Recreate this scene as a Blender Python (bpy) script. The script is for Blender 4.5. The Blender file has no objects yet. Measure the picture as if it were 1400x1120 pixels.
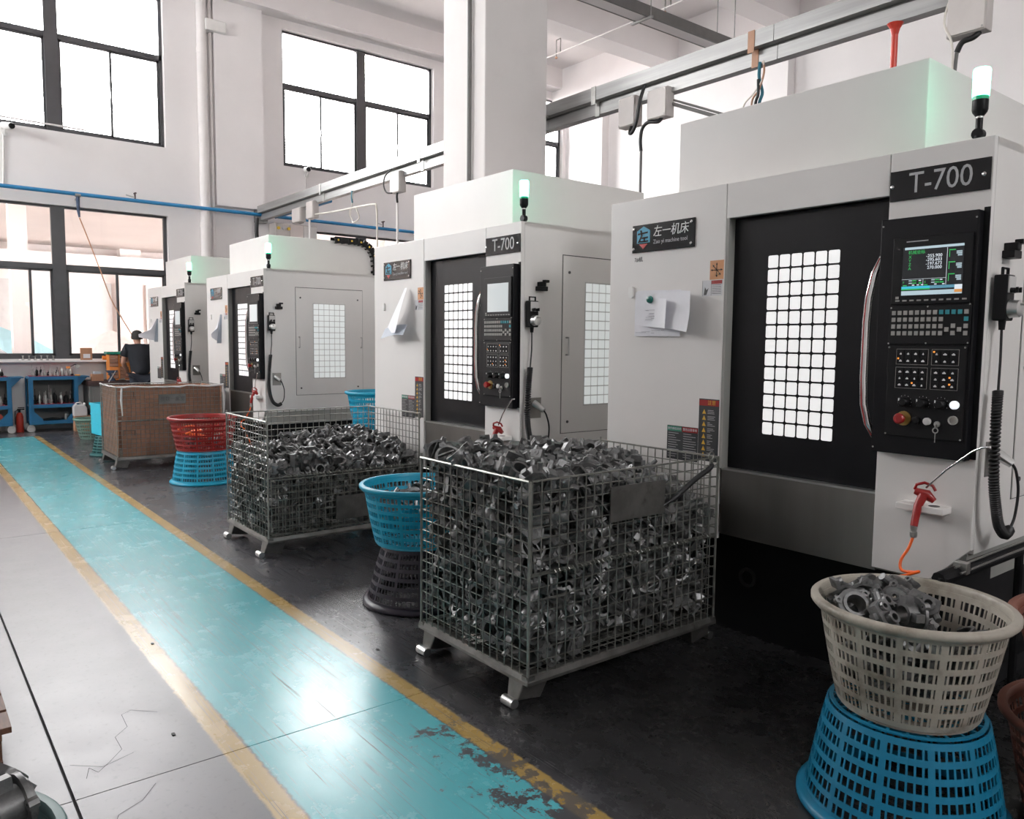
import bpy, bmesh, math, random
from math import sin, cos, pi, radians
from mathutils import Vector, Matrix

random.seed(7)
SC = bpy.context.scene
COL = SC.collection

# ------------------------------------------------------------------ camera, sky, exposure
CAM_H = 1.5
cam_data = bpy.data.cameras.new('camera')
cam = bpy.data.objects.new('camera', cam_data)
COL.objects.link(cam)
SC.camera = cam
yaw, pit, rol, FPX = -0.66758412, 0.08537845, 0.00973517, 1076.596
_F = Vector((cos(yaw) * cos(pit), sin(yaw) * cos(pit), -sin(pit)))
_R = Vector((sin(yaw), -cos(yaw), 0))
_U = _R.cross(_F)
_R2 = cos(rol) * _R + sin(rol) * _U
_U2 = -sin(rol) * _R + cos(rol) * _U
cam.matrix_world = Matrix(((_R2.x, _U2.x, -_F.x, 0), (_R2.y, _U2.y, -_F.y, 0), (_R2.z, _U2.z, -_F.z, CAM_H), (0, 0, 0, 1)))
cam_data.sensor_width = 36
cam_data.lens = FPX / 1400 * 36
cam_data.clip_end = 200

SKY = 38.0
world = bpy.data.worlds.new('overcast_sky')
SC.world = world
world.use_nodes = True
bg = world.node_tree.nodes['Background']
bg.inputs[0].default_value = (1.0, 0.984, 0.986, 1)
bg.inputs[1].default_value = SKY
SC.view_settings.view_transform = 'Standard'
SC.view_settings.look = 'None'
SC.view_settings.gamma = 1
SC.view_settings.exposure = -0.08
SC.view_settings.use_curve_mapping = False
SC.cycles.max_bounces = 10
SC.cycles.diffuse_bounces = 6
SC.cycles.transparent_max_bounces = 16
SC.cycles.caustics_reflective = False
SC.cycles.caustics_refractive = False
SC.cycles.sample_clamp_indirect = 6

# room limits
XF, XN, YB, YL, ZC = 14.9, -6.0, -13.35, 7.0, 8.0      # far wall, near wall, back wall, left wall, ceiling
FAR_WIN = [(-13.25, -9.95), (-9.5, -6.1), (-3.96, -0.56), (1.58, 4.98)]
ROWS = [(1.15, 3.66), (4.84, 7.38)]
LEFT_WIN = [(9.1, 10.2), (10.6, 14.4)]  # unseen openings, placed and sized for the light they let in
NEAR_WIN = [(-2.8, -0.9)]  # unseen opening behind the viewer, added to light viewer-facing machine sides


def portal(loc, rot, sx, sy):
    l = bpy.data.lights.new('window_daylight', 'AREA')
    l.shape = 'RECTANGLE'
    l.size, l.size_y = sx, sy
    l.cycles.is_portal = True
    o = bpy.data.objects.new('window_daylight', l)
    o.location = loc
    o.rotation_euler = rot
    COL.objects.link(o)


for (y0, y1) in FAR_WIN:
    for (z0, z1) in ROWS:
        portal((XF + .3, (y0 + y1) / 2, (z0 + z1) / 2), (0, radians(90), 0), z1 - z0, y1 - y0)
for (x0, x1) in LEFT_WIN:
    for (z0, z1) in ROWS[1:]:
        portal(((x0 + x1) / 2, YL + .3, (z0 + z1) / 2), (radians(-90), 0, 0), x1 - x0, z1 - z0)
for (y0, y1) in NEAR_WIN:
    portal((XN - .3, (y0 + y1) / 2, 6.1), (0, radians(-90), 0), 2.5, y1 - y0)


# ------------------------------------------------------------------ mesh helpers
class MB:
    """collects vertices and faces; build() links them as one mesh object"""

    def __init__(self):
        self.v, self.f, self.mi = [], [], []
        self.m = 0

    def add(self, vs, fs):
        n = len(self.v)
        self.v += [tuple(p) for p in vs]
        for f in fs:
            self.f.append([i + n for i in f])
            self.mi.append(self.m)
        return self

    def box(self, x0, x1, y0, y1, z0, z1):
        x0, x1 = min(x0, x1), max(x0, x1)
        y0, y1 = min(y0, y1), max(y0, y1)
        z0, z1 = min(z0, z1), max(z0, z1)
        vs = [(x0, y0, z0), (x1, y0, z0), (x1, y1, z0), (x0, y1, z0), (x0, y0, z1), (x1, y0, z1), (x1, y1, z1), (x0, y1, z1)]
        return self.add(vs, [(0, 3, 2, 1), (4, 5, 6, 7), (0, 1, 5, 4), (1, 2, 6, 5), (2, 3, 7, 6), (3, 0, 4, 7)])

    def prism(self, poly, axis, lo, hi):
        """poly: 2D points; axis x: (y,z), axis y: (x,z), axis z: (x,y)"""
        def P(a, b, t):
            return (t, a, b) if axis == 'x' else (a, t, b) if axis == 'y' else (a, b, t)
        n = len(poly)
        vs = [P(a, b, lo) for a, b in poly] + [P(a, b, hi) for a, b in poly]
        fs = [list(range(n))[::-1], [i + n for i in range(n)]]
        fs += [(i, (i + 1) % n, (i + 1) % n + n, i + n) for i in range(n)]
        return self.add(vs, fs)

    def tube(self, pts, r, n=8, cap=True, flat=None, closed=False):
        pts = [Vector(p) for p in pts]
        k = len(pts)
        rings = []
        prev = None
        for i, p in enumerate(pts):
            if closed:
                t = (pts[(i + 1) % k] - pts[i - 1])
            elif i == 0:
                t = pts[1] - p
            elif i == k - 1:
                t = p - pts[i - 1]
            else:
                t = (pts[i + 1] - p).normalized() + (p - pts[i - 1]).normalized()
            if t.length < 1e-9:
                t = Vector((0, 0, 1))
            t.normalize()
            if prev is None:
                a = Vector((0, 0, 1)) if abs(t.z) < .9 else Vector((1, 0, 0))
                s = t.cross(a).normalized()
            else:
                s = (prev - t * prev.dot(t))
                s = s.normalized() if s.length > 1e-6 else t.orthogonal().normalized()
            prev = s
            b = t.cross(s)
            rr = r[i] if isinstance(r, (list, tuple)) else r
            rings.append([p + s * (rr * cos(2 * pi * j / n)) + b * (rr * sin(2 * pi * j / n)) for j in range(n)])
        vs = [q for ring in rings for q in ring]
        fs = []
        for i in range(k if closed else k - 1):
            a, c = i * n, ((i + 1) % k) * n
            for j in range(n):
                fs.append((a + j, a + (j + 1) % n, c + (j + 1) % n, c + j))
        if cap and not closed:
            fs.append(list(range(n))[::-1])
            fs.append([(k - 1) * n + j for j in range(n)])
        return self.add(vs, fs)

    def rod(self, p, q, r, n=6):
        return self.tube([p, q], r, n)

    def lathe(self, prof, c=(0, 0, 0), n=24, axis='z', sx=1, sy=1, closed=False):
        """prof: (radius, height) pairs; spun about the axis through c"""
        vs, fs = [], []
        for (r, h) in prof:
            for j in range(n):
                a = 2 * pi * j / n
                u, w = r * cos(a) * sx, r * sin(a) * sy
                p = (u, w, h) if axis == 'z' else (h, u, w) if axis == 'x' else (w, h, u)
                vs.append((p[0] + c[0], p[1] + c[1], p[2] + c[2]))
        k = len(prof)
        for i in range(k if closed else k - 1):
            for j in range(n):
                a, b = i * n + j, i * n + (j + 1) % n
                d = ((i + 1) % k) * n
                fs.append((a, b, d + (j + 1) % n, d + j))
        if not closed:
            if prof[0][0] > 1e-6:
                fs.append(list(range(n))[::-1])
            if prof[-1][0] > 1e-6:
                fs.append([(k - 1) * n + j for j in range(n)])
        return self.add(vs, fs)

    def disc(self, c, r, h, axis='y', n=20):
        return self.lathe([(r, 0), (r, h)], c, n, axis)

    def xf(self, M):
        self.v = [tuple(M @ Vector(p)) for p in self.v]
        return self

    def join(self, other, M=None):
        vs = other.v if M is None else [tuple(M @ Vector(p)) for p in other.v]
        return self.add(vs, other.f)

    def mesh(self, name, mats, smooth=False):
        me = bpy.data.meshes.new(name)
        me.from_pydata(self.v, [], self.f)
        for m in (mats if isinstance(mats, (list, tuple)) else [mats]):
            me.materials.append(m)
        if any(self.mi):
            me.polygons.foreach_set('material_index', self.mi)
        bm = bmesh.new()
        bm.from_mesh(me)
        bmesh.ops.recalc_face_normals(bm, faces=bm.faces)
        if smooth:
            lim = radians(smooth if smooth is not True else 40)
            for f in bm.faces:
                f.smooth = True
            for e in bm.edges:
                if len(e.link_faces) == 2 and e.calc_face_angle(0) > lim:
                    e.smooth = False
        bm.to_mesh(me)
        bm.free()
        return me

    def build(self, name, mats, parent=None, smooth=False, bevel=0, loc=None):
        o = bpy.data.objects.new(name, self.mesh(name, mats, smooth))
        COL.objects.link(o)
        if parent is not None:
            o.parent = parent
        if loc is not None:
            o.location = loc
        if bevel:
            b = o.modifiers.new('edge', 'BEVEL')
            b.width = bevel
            b.segments = 2
            b.limit_method = 'ANGLE'
            b.angle_limit = radians(50)
        return o


def tag(o, label=None, cat=None, group=None, kind=None):
    if label:
        o['label'] = label
    if cat:
        o['category'] = cat
    if group:
        o['group'] = group
    if kind:
        o['kind'] = kind
    return o


def thing(name, label, cat, loc=(0, 0, 0), rz=0, group=None):
    o = bpy.data.objects.new(name, None)
    o.empty_display_size = .05
    COL.objects.link(o)
    o.location = loc
    o.rotation_euler = (0, 0, rz)
    return tag(o, label, cat, group)


KIDS = None


def dup(root, loc=None, rz=None, label=None, group=None):
    """copy a thing with its parts and sub-parts"""
    kids = {}
    for o in COL.objects:
        if o.parent is not None:
            kids.setdefault(o.parent.name, []).append(o)

    def cp(o, par):
        c = o.copy()
        COL.objects.link(c)
        if par is not None:
            c.parent = par
        for ch in kids.get(o.name, []):
            cp(ch, c)
        return c
    r = cp(root, None)
    if loc is not None:
        r.location = loc
    if rz is not None:
        r.rotation_euler = (0, 0, rz)
    if label:
        r['label'] = label
    if group:
        r['group'] = group
    return r


def inst(me, name, loc, rot, scale=1.0, parent=None):
    o = bpy.data.objects.new(name, me)
    COL.objects.link(o)
    o.location = loc
    o.rotation_euler = rot
    o.scale = (scale, scale, scale)
    if parent is not None:
        o.parent = parent
    return o


def text_mb(body, size, x, z, y, align='CENTER', depth=.0008, facing='+y', squeeze=1.0, shear=0):
    """lettering as mesh; facing +y: read by someone looking along -y (x runs to their left); facing -x: looking along +x"""
    cu = bpy.data.curves.new('lettering', 'FONT')
    cu.body = body
    cu.size = size
    cu.align_x = align
    cu.align_y = 'CENTER'
    cu.extrude = depth
    cu.resolution_u = 3
    cu.shear = shear
    o = bpy.data.objects.new('lettering_source', cu)
    COL.objects.link(o)
    dg = bpy.context.evaluated_depsgraph_get()
    me = bpy.data.meshes.new_from_object(o.evaluated_get(dg))
    vs = [v.co.copy() for v in me.vertices]
    fs = [list(p.vertices) for p in me.polygons]
    bpy.data.objects.remove(o)
    bpy.data.curves.remove(cu)
    bpy.data.meshes.remove(me)
    m = MB()
    if facing == '+y':
        m.add([(x - v.x * squeeze, y + v.z, z + v.y) for v in vs], fs)
    else:
        # reader looks along +x: their right is -y
        m.add([(x - v.z, y - v.x * squeeze, z + v.y) for v in vs], fs)
    return m


# ------------------------------------------------------------------ materials
class NG:
    def __init__(self, name):
        self.mat = bpy.data.materials.new(name)
        self.mat.use_nodes = True
        self.t = self.mat.node_tree
        self.b = self.t.nodes['Principled BSDF']
        self.out = self.t.nodes['Material Output']

    def n(self, typ, **kw):
        nd = self.t.nodes.new('ShaderNode' + typ)
        for k, v in kw.items():
            setattr(nd, k, v)
        return nd

    def set(self, sock, val):
        if hasattr(val, 'is_linked') or hasattr(val, 'links'):
            self.t.links.new(val, sock)
        elif isinstance(val, (tuple, list)) and sock.type == 'RGBA' and len(val) == 3:
            sock.default_value = (*val, 1)
        else:
            sock.default_value = val

    def math(self, op, a, b=None, c=None, clamp=False):
        nd = self.n('Math', operation=op, use_clamp=clamp)
        for i, x in enumerate((a, b, c)):
            if x is not None:
                self.set(nd.inputs[i], x)
        return nd.outputs[0]

    def mix(self, fac, a, b, blend='MIX'):
        nd = self.n('Mix', data_type='RGBA', blend_type=blend)
        self.set(nd.inputs[0], fac)
        self.set(nd.inputs[6], a)
        self.set(nd.inputs[7], b)
        return nd.outputs[2]

    def noise(self, vec, scale, detail=4, rough=.55, dist=0):
        nd = self.n('TexNoise')
        if vec is not None:
            self.t.links.new(vec, nd.inputs['Vector'])
        nd.inputs['Scale'].default_value = scale
        nd.inputs['Detail'].default_value = detail
        nd.inputs['Roughness'].default_value = rough
        nd.inputs['Distortion'].default_value = dist
        return nd.outputs['Fac']

    def ramp(self, fac, lo, hi):
        nd = self.n('MapRange', interpolation_type='SMOOTHSTEP')
        self.set(nd.inputs[0], fac)
        nd.inputs[1].default_value = lo
        nd.inputs[2].default_value = hi
        return nd.outputs[0]

    def scaled(self, vec, s):
        nd = self.n('Mapping')
        self.t.links.new(vec, nd.inputs[0])
        nd.inputs['Scale'].default_value = s
        return nd.outputs[0]

    def bump(self, h, strength, dist=.01):
        nd = self.n('Bump')
        nd.inputs['Strength'].default_value = strength
        nd.inputs['Distance'].default_value = dist
        self.t.links.new(h, nd.inputs['Height'])
        self.t.links.new(nd.outputs[0], self.b.inputs['Normal'])


def mat(name, col, rough=.5, metal=0, var=.06, vscale=6, bump=0, bscale=60, spec=.5, coat=0, emit=None, estr=0, dirt=None, stretch=None):
    g = NG(name)
    b = g.b
    tc = g.n('TexCoord').outputs['Object']
    vec = g.scaled(tc, stretch) if stretch else tc
    if var or dirt:
        f = g.noise(vec, vscale, 5, .6)
        lo = tuple(max(0, c * (1 - var)) for c in col)
        hi = tuple(min(1, c * (1 + var)) for c in col)
        c = g.mix(g.ramp(f, .3, .7), lo, hi)
        if dirt:
            d = g.ramp(g.noise(tc, dirt[1], 6, .65), dirt[2], dirt[3])
            c = g.mix(d, c, dirt[0])
        g.set(b.inputs['Base Color'], c)
        g.set(b.inputs['Roughness'], g.math('MULTIPLY_ADD', f, .16, rough - .08, clamp=True))
    else:
        b.inputs['Base Color'].default_value = (*col, 1)
        b.inputs['Roughness'].default_value = rough
    b.inputs['Metallic'].default_value = metal
    b.inputs['Specular IOR Level'].default_value = spec
    if coat:
        b.inputs['Coat Weight'].default_value = coat
        b.inputs['Coat Roughness'].default_value = .1
    if bump:
        g.bump(g.noise(vec, bscale, 3), bump, .002)
    if emit:
        b.inputs['Emission Color'].default_value = (*emit, 1)
        b.inputs['Emission Strength'].default_value = estr
    return g.mat


M = {}
M['wall'] = mat('wall_paint', (.88, .855, .85), .75, var=.025, vscale=.8, bump=.08, bscale=30)
M['ceil'] = mat('ceiling_paint', (.88, .85, .845), .8, var=.03, vscale=.6)
M['col'] = mat('column_paint', (.80, .765, .75), .75, var=.04, vscale=1.2, bump=.08, bscale=25)
M['frame_dark'] = mat('window_frame_coating', (.055, .055, .06), .35, var=.08)
M['machine'] = mat('machine_white_paint', (.74, .72, .70), .42, var=.02, vscale=2, bump=.05, bscale=350)
M['machine_grey'] = mat('machine_grey_paint', (.30, .30, .28), .5, var=.05)
M['door_black'] = mat('door_black_paint', (.007, .007, .0085), .36, var=.1, vscale=9, bump=.05, bscale=250, spec=.2)
M['panel_black'] = mat('panel_black', (.007, .007, .0085), .4, var=.08, vscale=12, bump=.04, bscale=300, spec=.18)
M['black'] = mat('black_plastic', (.008, .008, .009), .42, var=.1, vscale=20, spec=.2)
M['plate_black'] = mat('plate_black_gloss', (.006, .006, .007), .16, var=.05, spec=.3)
M['base_black'] = mat('base_black', (.004, .004, .005), .6, var=.15, spec=.25)
M['stainless'] = mat('brushed_stainless', (.30, .285, .27), .36, 1, var=.05, vscale=8, bump=.05, bscale=120, stretch=(1, 1, .05))
M['steel'] = mat('galvanised_steel', (.46, .46, .44), .34, .95, var=.15, vscale=12)
M['wire'] = mat('zinc_wire', (.30, .30, .275), .38, .85, var=.2, vscale=15)
M['rail'] = mat('zinc_rail', (.20, .195, .185), .42, .85, var=.2, vscale=9, dirt=((.10, .09, .08), 10, .55, .8))
M['chrome'] = mat('chrome', (.75, .74, .73), .14, 1, var=.03)
M['alu'] = mat('aluminium', (.62, .62, .61), .32, 1, var=.08, vscale=9)
M['cast'] = mat('cast_aluminium', (.19, .19, .19), .42, .7, var=.25, vscale=30, bump=.2, bscale=180, dirt=((.05, .05, .05), 14, .5, .8))
M['letter_grey'] = mat('letter_grey', (.42, .42, .43), .5, var=0)
M['letter_white'] = mat('letter_white', (.75, .75, .75), .5, var=0)
M['letter_dark'] = mat('letter_dark', (.07, .07, .07), .6, var=0)
M['logo_blue'] = mat('logo_blue', (.01, .26, .42), .4, var=0)
M['logo_red'] = mat('logo_red', (.45, .02, .02), .4, var=0)
M['red'] = mat('red_plastic', (.28, .008, .008), .35, var=.08)
M['red_paint'] = mat('red_paint', (.55, .04, .02), .4, var=.08)
M['orange'] = mat('orange_hose', (.85, .13, .015), .35, var=.06)
M['dull_gold'] = mat('dull_gold', (.26, .16, .03), .45, var=.05)
M['orange_tag'] = mat('orange_sticker', (.62, .30, .14), .6, var=.05)
M['sticker_white'] = mat('sticker_white', (.62, .62, .64), .5, var=.03)
M['sticker_dark'] = mat('sticker_charcoal', (.035, .037, .04), .4, var=.05)
M['green_tag'] = mat('sticker_green', (.03, .22, .14), .45, var=.05)
M['yellow_tag'] = mat('sticker_yellow', (.6, .35, .03), .45, var=.05)
M['paper'] = mat('paper', (.80, .80, .84), .8, var=.03, vscale=10)
M['paper_grey'] = mat('paper_back', (.45, .49, .55), .8, var=.04, vscale=10)
M['print'] = mat('pencil_print', (.42, .42, .46), .8, var=0)
M['magnet'] = mat('green_magnet', (.01, .12, .10), .25, var=0)
M['white_plastic'] = mat('white_plastic', (.78, .77, .75), .4, var=.04)
M['grey_plastic'] = mat('grey_box_plastic', (.60, .56, .54), .45, var=.04)
M['key_grey'] = mat('key_grey', (.34, .33, .31), .5, var=.05)
M['key_teal'] = mat('key_teal', (.02, .26, .30), .5, var=.05)
M['led'] = mat('orange_led', (.3, .1, .02), .5, var=0, emit=(1, .35, .05), estr=1.1)
M['btn_lit'] = mat('lit_button', (.7, .7, .7), .4, var=0, emit=(.9, .97, 1), estr=.85)
M['pane_lit'] = mat('lit_window_pane', (.6, .6, .6), .25, var=0, emit=(1.0, .995, .985), estr=.66)
M['pane_side'] = mat('lit_side_pane', (.6, .6, .6), .2, var=0, emit=(.93, 1.0, .985), estr=.42)
M['lamp_green'] = mat('green_signal_lens', (.2, .6, .4), .3, var=0, emit=(.10, 1.0, .56), estr=20.0)
M['lamp_skirt'] = mat('green_lens_skirt', (.01, .25, .12), .3, var=0, emit=(.02, .6, .3), estr=.25)
M['screen_pale'] = mat('pale_screen', (.3, .3, .3), .1, var=0, emit=(.80, .90, .92), estr=.5)
M['scr_dark'] = mat('screen_dark', (.005, .005, .006), .15, var=0, emit=(.5, .6, .8), estr=.012)
M['scr_white'] = mat('screen_white', (.02, .02, .02), .3, var=0, emit=(.85, .93, 1), estr=.9)
M['scr_pale'] = mat('screen_pale_blue', (.02, .02, .02), .3, var=0, emit=(.62, .80, .88), estr=.75)
M['scr_green'] = mat('screen_green', (.02, .02, .02), .3, var=0, emit=(.03, .55, .12), estr=.8)
M['scr_cyan'] = mat('screen_cyan', (.02, .02, .02), .3, var=0, emit=(.05, .62, .85), estr=.85)
M['scr_blue'] = mat('screen_slate', (.02, .02, .02), .3, var=0, emit=(.12, .36, .50), estr=.8)
M['scr_orange'] = mat('screen_orange', (.02, .02, .02), .3, var=0, emit=(.85, .36, .08), estr=.8)
M['bk_white'] = mat('dirty_white_basket', (.40, .365, .31), .5, var=.12, vscale=5, dirt=((.17, .145, .115), 5, .45, .72))
M['bk_blue'] = mat('blue_basket', (.006, .19, .34), .42, var=.08)
M['bk_cyan'] = mat('cyan_basket', (.008, .33, .50), .4, var=.08)
M['bk_lightcyan'] = mat('light_cyan_crate', (.04, .55, .72), .42, var=.05)
M['bk_purple'] = mat('dark_purple_basket', (.022, .017, .030), .4, var=.1)
M['bk_red'] = mat('red_basket', (.27, .012, .010), .38, var=.08)
M['bk_green'] = mat('grey_green_basket', (.17, .29, .24), .55, var=.1, dirt=((.12, .17, .14), 7, .5, .8))
M['bk_dkgreen'] = mat('dark_green_basket', (.02, .13, .13), .45, var=.1)
M['bk_brown'] = mat('brown_basket', (.20, .075, .05), .5, var=.12)
M['bk_teal'] = mat('grey_teal_basket', (.14, .22, .22), .5, var=.1)
M['card'] = mat('cardboard', (.42, .22, .13), .85, var=.08, vscale=5)
M['card_dark'] = mat('worn_cardboard', (.36, .19, .125), .85, var=.2, vscale=5, dirt=((.14, .09, .07), 3, .5, .8))
M['wood'] = mat('dark_wood', (.13, .06, .035), .6, var=.25, vscale=8, stretch=(1, 6, 6))
M['cart_blue'] = mat('cart_blue_paint', (.008, .115, .25), .4, var=.06)
M['cart_red'] = mat('cart_red_mat', (.30, .02, .05), .6, var=.08)
M['pipe_blue'] = mat('pipe_blue', (.02, .20, .42), .35, var=.05)
M['pipe_white'] = mat('pipe_white', (.80, .77, .76), .45, var=.03)
M['trunk'] = mat('trunking_galvanised', (.36, .36, .355), .42, .55, var=.16, vscale=4, stretch=(.15, 4, 4))
M['cable_black'] = mat('cable_black', (.012, .012, .013), .42, var=.08)
M['cable_white'] = mat('cable_white', (.7, .66, .6), .5, var=.05)
M['cable_copper'] = mat('cable_tan', (.48, .26, .16), .5, var=.05)
M['cable_teal'] = mat('cable_teal', (.03, .16, .22), .5, var=.05)
M['yellow'] = mat('yellow_dot', (.75, .50, .05), .5, var=0)
M['skin'] = mat('skin', (.50, .27, .19), .55, var=.05)
M['hair'] = mat('hair', (.02, .015, .012), .6, var=.2, bump=.4, bscale=200)
M['shirt'] = mat('black_shirt', (.015, .018, .024), .9, var=.12, vscale=14)
M['trouser'] = mat('dark_trousers', (.03, .035, .05), .9, var=.1)
M['green_box'] = mat('green_plastic', (.01, .22, .15), .4, var=.05)
M['orange_box'] = mat('orange_plastic', (.75, .27, .06), .45, var=.06)
M['bench_dark'] = mat('bench_dark', (.06, .03, .028), .6, var=.2)
M['bench_grey'] = mat('bench_grey', (.16, .155, .15), .6, var=.1)
M['vise'] = mat('vise_blue', (.05, .075, .13), .45, .2, var=.1)
M['jug'] = mat('translucent_jug', (.66, .63, .63), .4, var=.03)
M['facade'] = mat('facade_paint', (.80, .72, .69), .8, var=.04, vscale=.5)
M['facade_dark'] = mat('facade_window', (.55, .53, .52), .3, var=.05)
M['yard'] = mat('yard_concrete', (.60, .56, .53), .8, var=.08)
M['umb_cyan'] = mat('umbrella_cyan', (.36, .58, .64), .7, var=.04)
M['umb_pale'] = mat('umbrella_pale', (.74, .66, .64), .7, var=.04)
M['car'] = mat('car_white', (.34, .35, .36), .25, var=.02, coat=.5)
M['car_glass'] = mat('car_glass', (.04, .045, .05), .08, var=0)
M['rubber'] = mat('rubber', (.02, .02, .02), .7, var=.1)
M['ash'] = mat('lamp_housing_grey', (.55, .54, .53), .5, var=.03)


def glass_mat():
    g = NG('window_glass')
    tr = g.n('BsdfTransparent')
    tr.inputs[0].default_value = (.96, .965, .965, 1)
    gl = g.n('BsdfGlossy')
    gl.inputs['Roughness'].default_value = .02
    fr = g.n('Fresnel')
    fr.inputs[0].default_value = 1.35
    mx = g.n('MixShader')
    L = g.t.links
    L.new(fr.outputs[0], mx.inputs[0])
    L.new(tr.outputs[0], mx.inputs[1])
    L.new(gl.outputs[0], mx.inputs[2])
    L.new(mx.outputs[0], g.out.inputs[0])
    return g.mat


M['glass'] = glass_mat()


def floor_mat():
    """grey epoxy with a teal walkway edged by two yellow lines, worn and scratched"""
    g = NG('epoxy_floor')
    pos = g.n('NewGeometry').outputs['Position']
    sep = g.n('SeparateXYZ')
    g.t.links.new(pos, sep.inputs[0])
    X, Y = sep.outputs[0], sep.outputs[1]
    jit = g.math('MULTIPLY_ADD', g.noise(pos, 22, 4, .7), .024, -.012)
    y = g.math('ADD', Y, jit)

    def band(lo, hi, soft=.006):
        return g.math('MULTIPLY', g.ramp(y, lo - soft, lo + soft), g.math('SUBTRACT', 1, g.ramp(y, hi - soft, hi + soft)))
    end = g.math('SUBTRACT', 1, g.ramp(X, 13.84, 13.86))
    teal = g.math('MULTIPLY', band(-1.645, -.975), end)
    yel = g.math('MULTIPLY', g.math('ADD', band(-1.728, -1.650), band(-.968, -.885)), end)
    base_n = g.noise(pos, .9, 5, .6)
    fine = g.noise(pos, 40, 4, .6)
    left = g.ramp(y, -.90, -.87)
    near_dark = g.math('SUBTRACT', 1, g.ramp(g.math('MULTIPLY_ADD', g.noise(pos, 1.4, 6, .65), 1.4, X), 3.4, 4.6))  # darker grey around the nearest machine, ragged noise edge
    near_dark = g.math('MULTIPLY', near_dark, g.math('SUBTRACT', 1, g.ramp(g.math('MULTIPLY_ADD', g.noise(pos, 3, 5, .65), .3, Y), -1.75, -1.5)))
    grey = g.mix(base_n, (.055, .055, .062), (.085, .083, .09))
    grey = g.mix(near_dark, grey, g.mix(base_n, (.015, .015, .016), (.026, .025, .026)))
    grey = g.mix(left, grey, g.mix(base_n, (.085, .080, .089), (.12, .113, .123)))
    grey = g.mix(g.math('MULTIPLY', g.ramp(fine, .55, .75), .3), grey, (.02, .02, .022))
    tealc = g.mix(g.noise(pos, 2.2, 4), (.085, .38, .43), (.11, .44, .49))
    yelc = g.mix(g.noise(pos, 6, 4), (.34, .225, .07), (.42, .29, .10))
    # wear: chipped patches concentrated on the near stretch, hairline scratches everywhere
    near = g.math('SUBTRACT', 1, g.ramp(X, 2.3, 3.1))
    edge = g.ramp(Y, -1.15, -1.5)
    edge = g.math('SUBTRACT', 1, g.ramp(Y, -1.62, -1.25))
    chip_n = g.noise(pos, 7, 9, .78)
    thr = g.math('MULTIPLY_ADD', g.math('MULTIPLY', near, edge), -.19, .70)
    chip = g.ramp(g.math('SUBTRACT', chip_n, thr), 0, .012)
    def scratch(rot, scale, lo, hi):
        mp = g.n('Mapping')
        g.t.links.new(pos, mp.inputs[0])
        mp.inputs['Rotation'].default_value = (0, 0, rot)
        mp.inputs['Scale'].default_value = scale
        return g.ramp(g.noise(mp.outputs[0], 1.0, 3, .6), lo, hi)
    sc = g.math('MAXIMUM', scratch(.9, (1.2, 150, 1), .645, .675), scratch(-.55, (1.0, 170, 1), .64, .67))
    sc = g.math('MAXIMUM', sc, scratch(1.95, (1.3, 150, 1), .65, .68))
    wear_zone = g.math('SUBTRACT', 1, g.ramp(X, 5.2, 7.0))
    sc = g.math('MULTIPLY', sc, g.math('MULTIPLY', wear_zone, g.math('SUBTRACT', 1, left)))
    wear = g.math('MAXIMUM', chip, sc)
    keep = g.math('SUBTRACT', 1, wear)
    c = g.mix(g.math('MULTIPLY', teal, keep), grey, tealc)
    keep_y = g.math('SUBTRACT', 1, g.math('MULTIPLY', wear, .85))
    c = g.mix(g.math('MULTIPLY', yel, keep_y), c, yelc)
    g.set(g.b.inputs['Base Color'], c)
    r = g.math('MULTIPLY_ADD', g.noise(pos, 5, 6, .7), .13, .20)
    r = g.math('ADD', r, g.math('MULTIPLY', wear, .15))
    r = g.math('ADD', r, g.math('MULTIPLY', left, .13))
    g.set(g.b.inputs['Roughness'], r)
    g.b.inputs['Specular IOR Level'].default_value = .58
    h = g.math('ADD', g.math('MULTIPLY', g.noise(pos, 3.2, 3), 1.0), g.math('MULTIPLY', g.noise(pos, 90, 2), .035))
    g.bump(h, .05, .02)
    return g.mat


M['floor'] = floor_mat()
M['joint'] = mat('floor_joint', (.012, .010, .011), .8, var=0)

# ------------------------------------------------------------------ the setting
def struct(o):
    o['kind'] = 'structure'
    return o


# floor: poured slabs parted by sawn joints
fl = MB().box(XN - .3, XF + .3, YB - .3, YL + .3, -.2, -.012).build('floor', M['joint'])
struct(fl)
xs = [XN - .3, -1.31, 2.79, 6.895, 11.0, XF + .3]
ys = [YB - .3, -9.4, -4.9, -.403, 4.1, YL + .3]
for i in range(len(xs) - 1):
    for j in range(len(ys) - 1):
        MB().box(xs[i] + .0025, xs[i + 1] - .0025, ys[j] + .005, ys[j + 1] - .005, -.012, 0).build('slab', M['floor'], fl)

# hairline cracks left of the walkway, thin filled strips in the slab
crk = MB()
for pts in ([(3.28, -.78), (3.36, -.70), (3.34, -.66), (3.22, -.655), (3.16, -.60), (3.05, -.60), (2.98, -.545), (2.93, -.50), (2.98, -.48), (2.91, -.46)],
            [(3.0, -.63), (2.96, -.52), (3.04, -.43)], [(2.74, -.64), (2.66, -.58), (2.62, -.50), (2.52, -.46)]):
    for (a, b), (c, d) in zip(pts, pts[1:]):
        n = Vector((-(d - b), c - a)).normalized() * .0009
        crk.add([(a - n.x, b - n.y, .0006), (c - n.x, d - n.y, .0006), (c + n.x, d + n.y, .0006), (a + n.x, b + n.y, .0006)], [(0, 1, 2, 3)])
crk.build('crack', M['joint'], fl)


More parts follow.
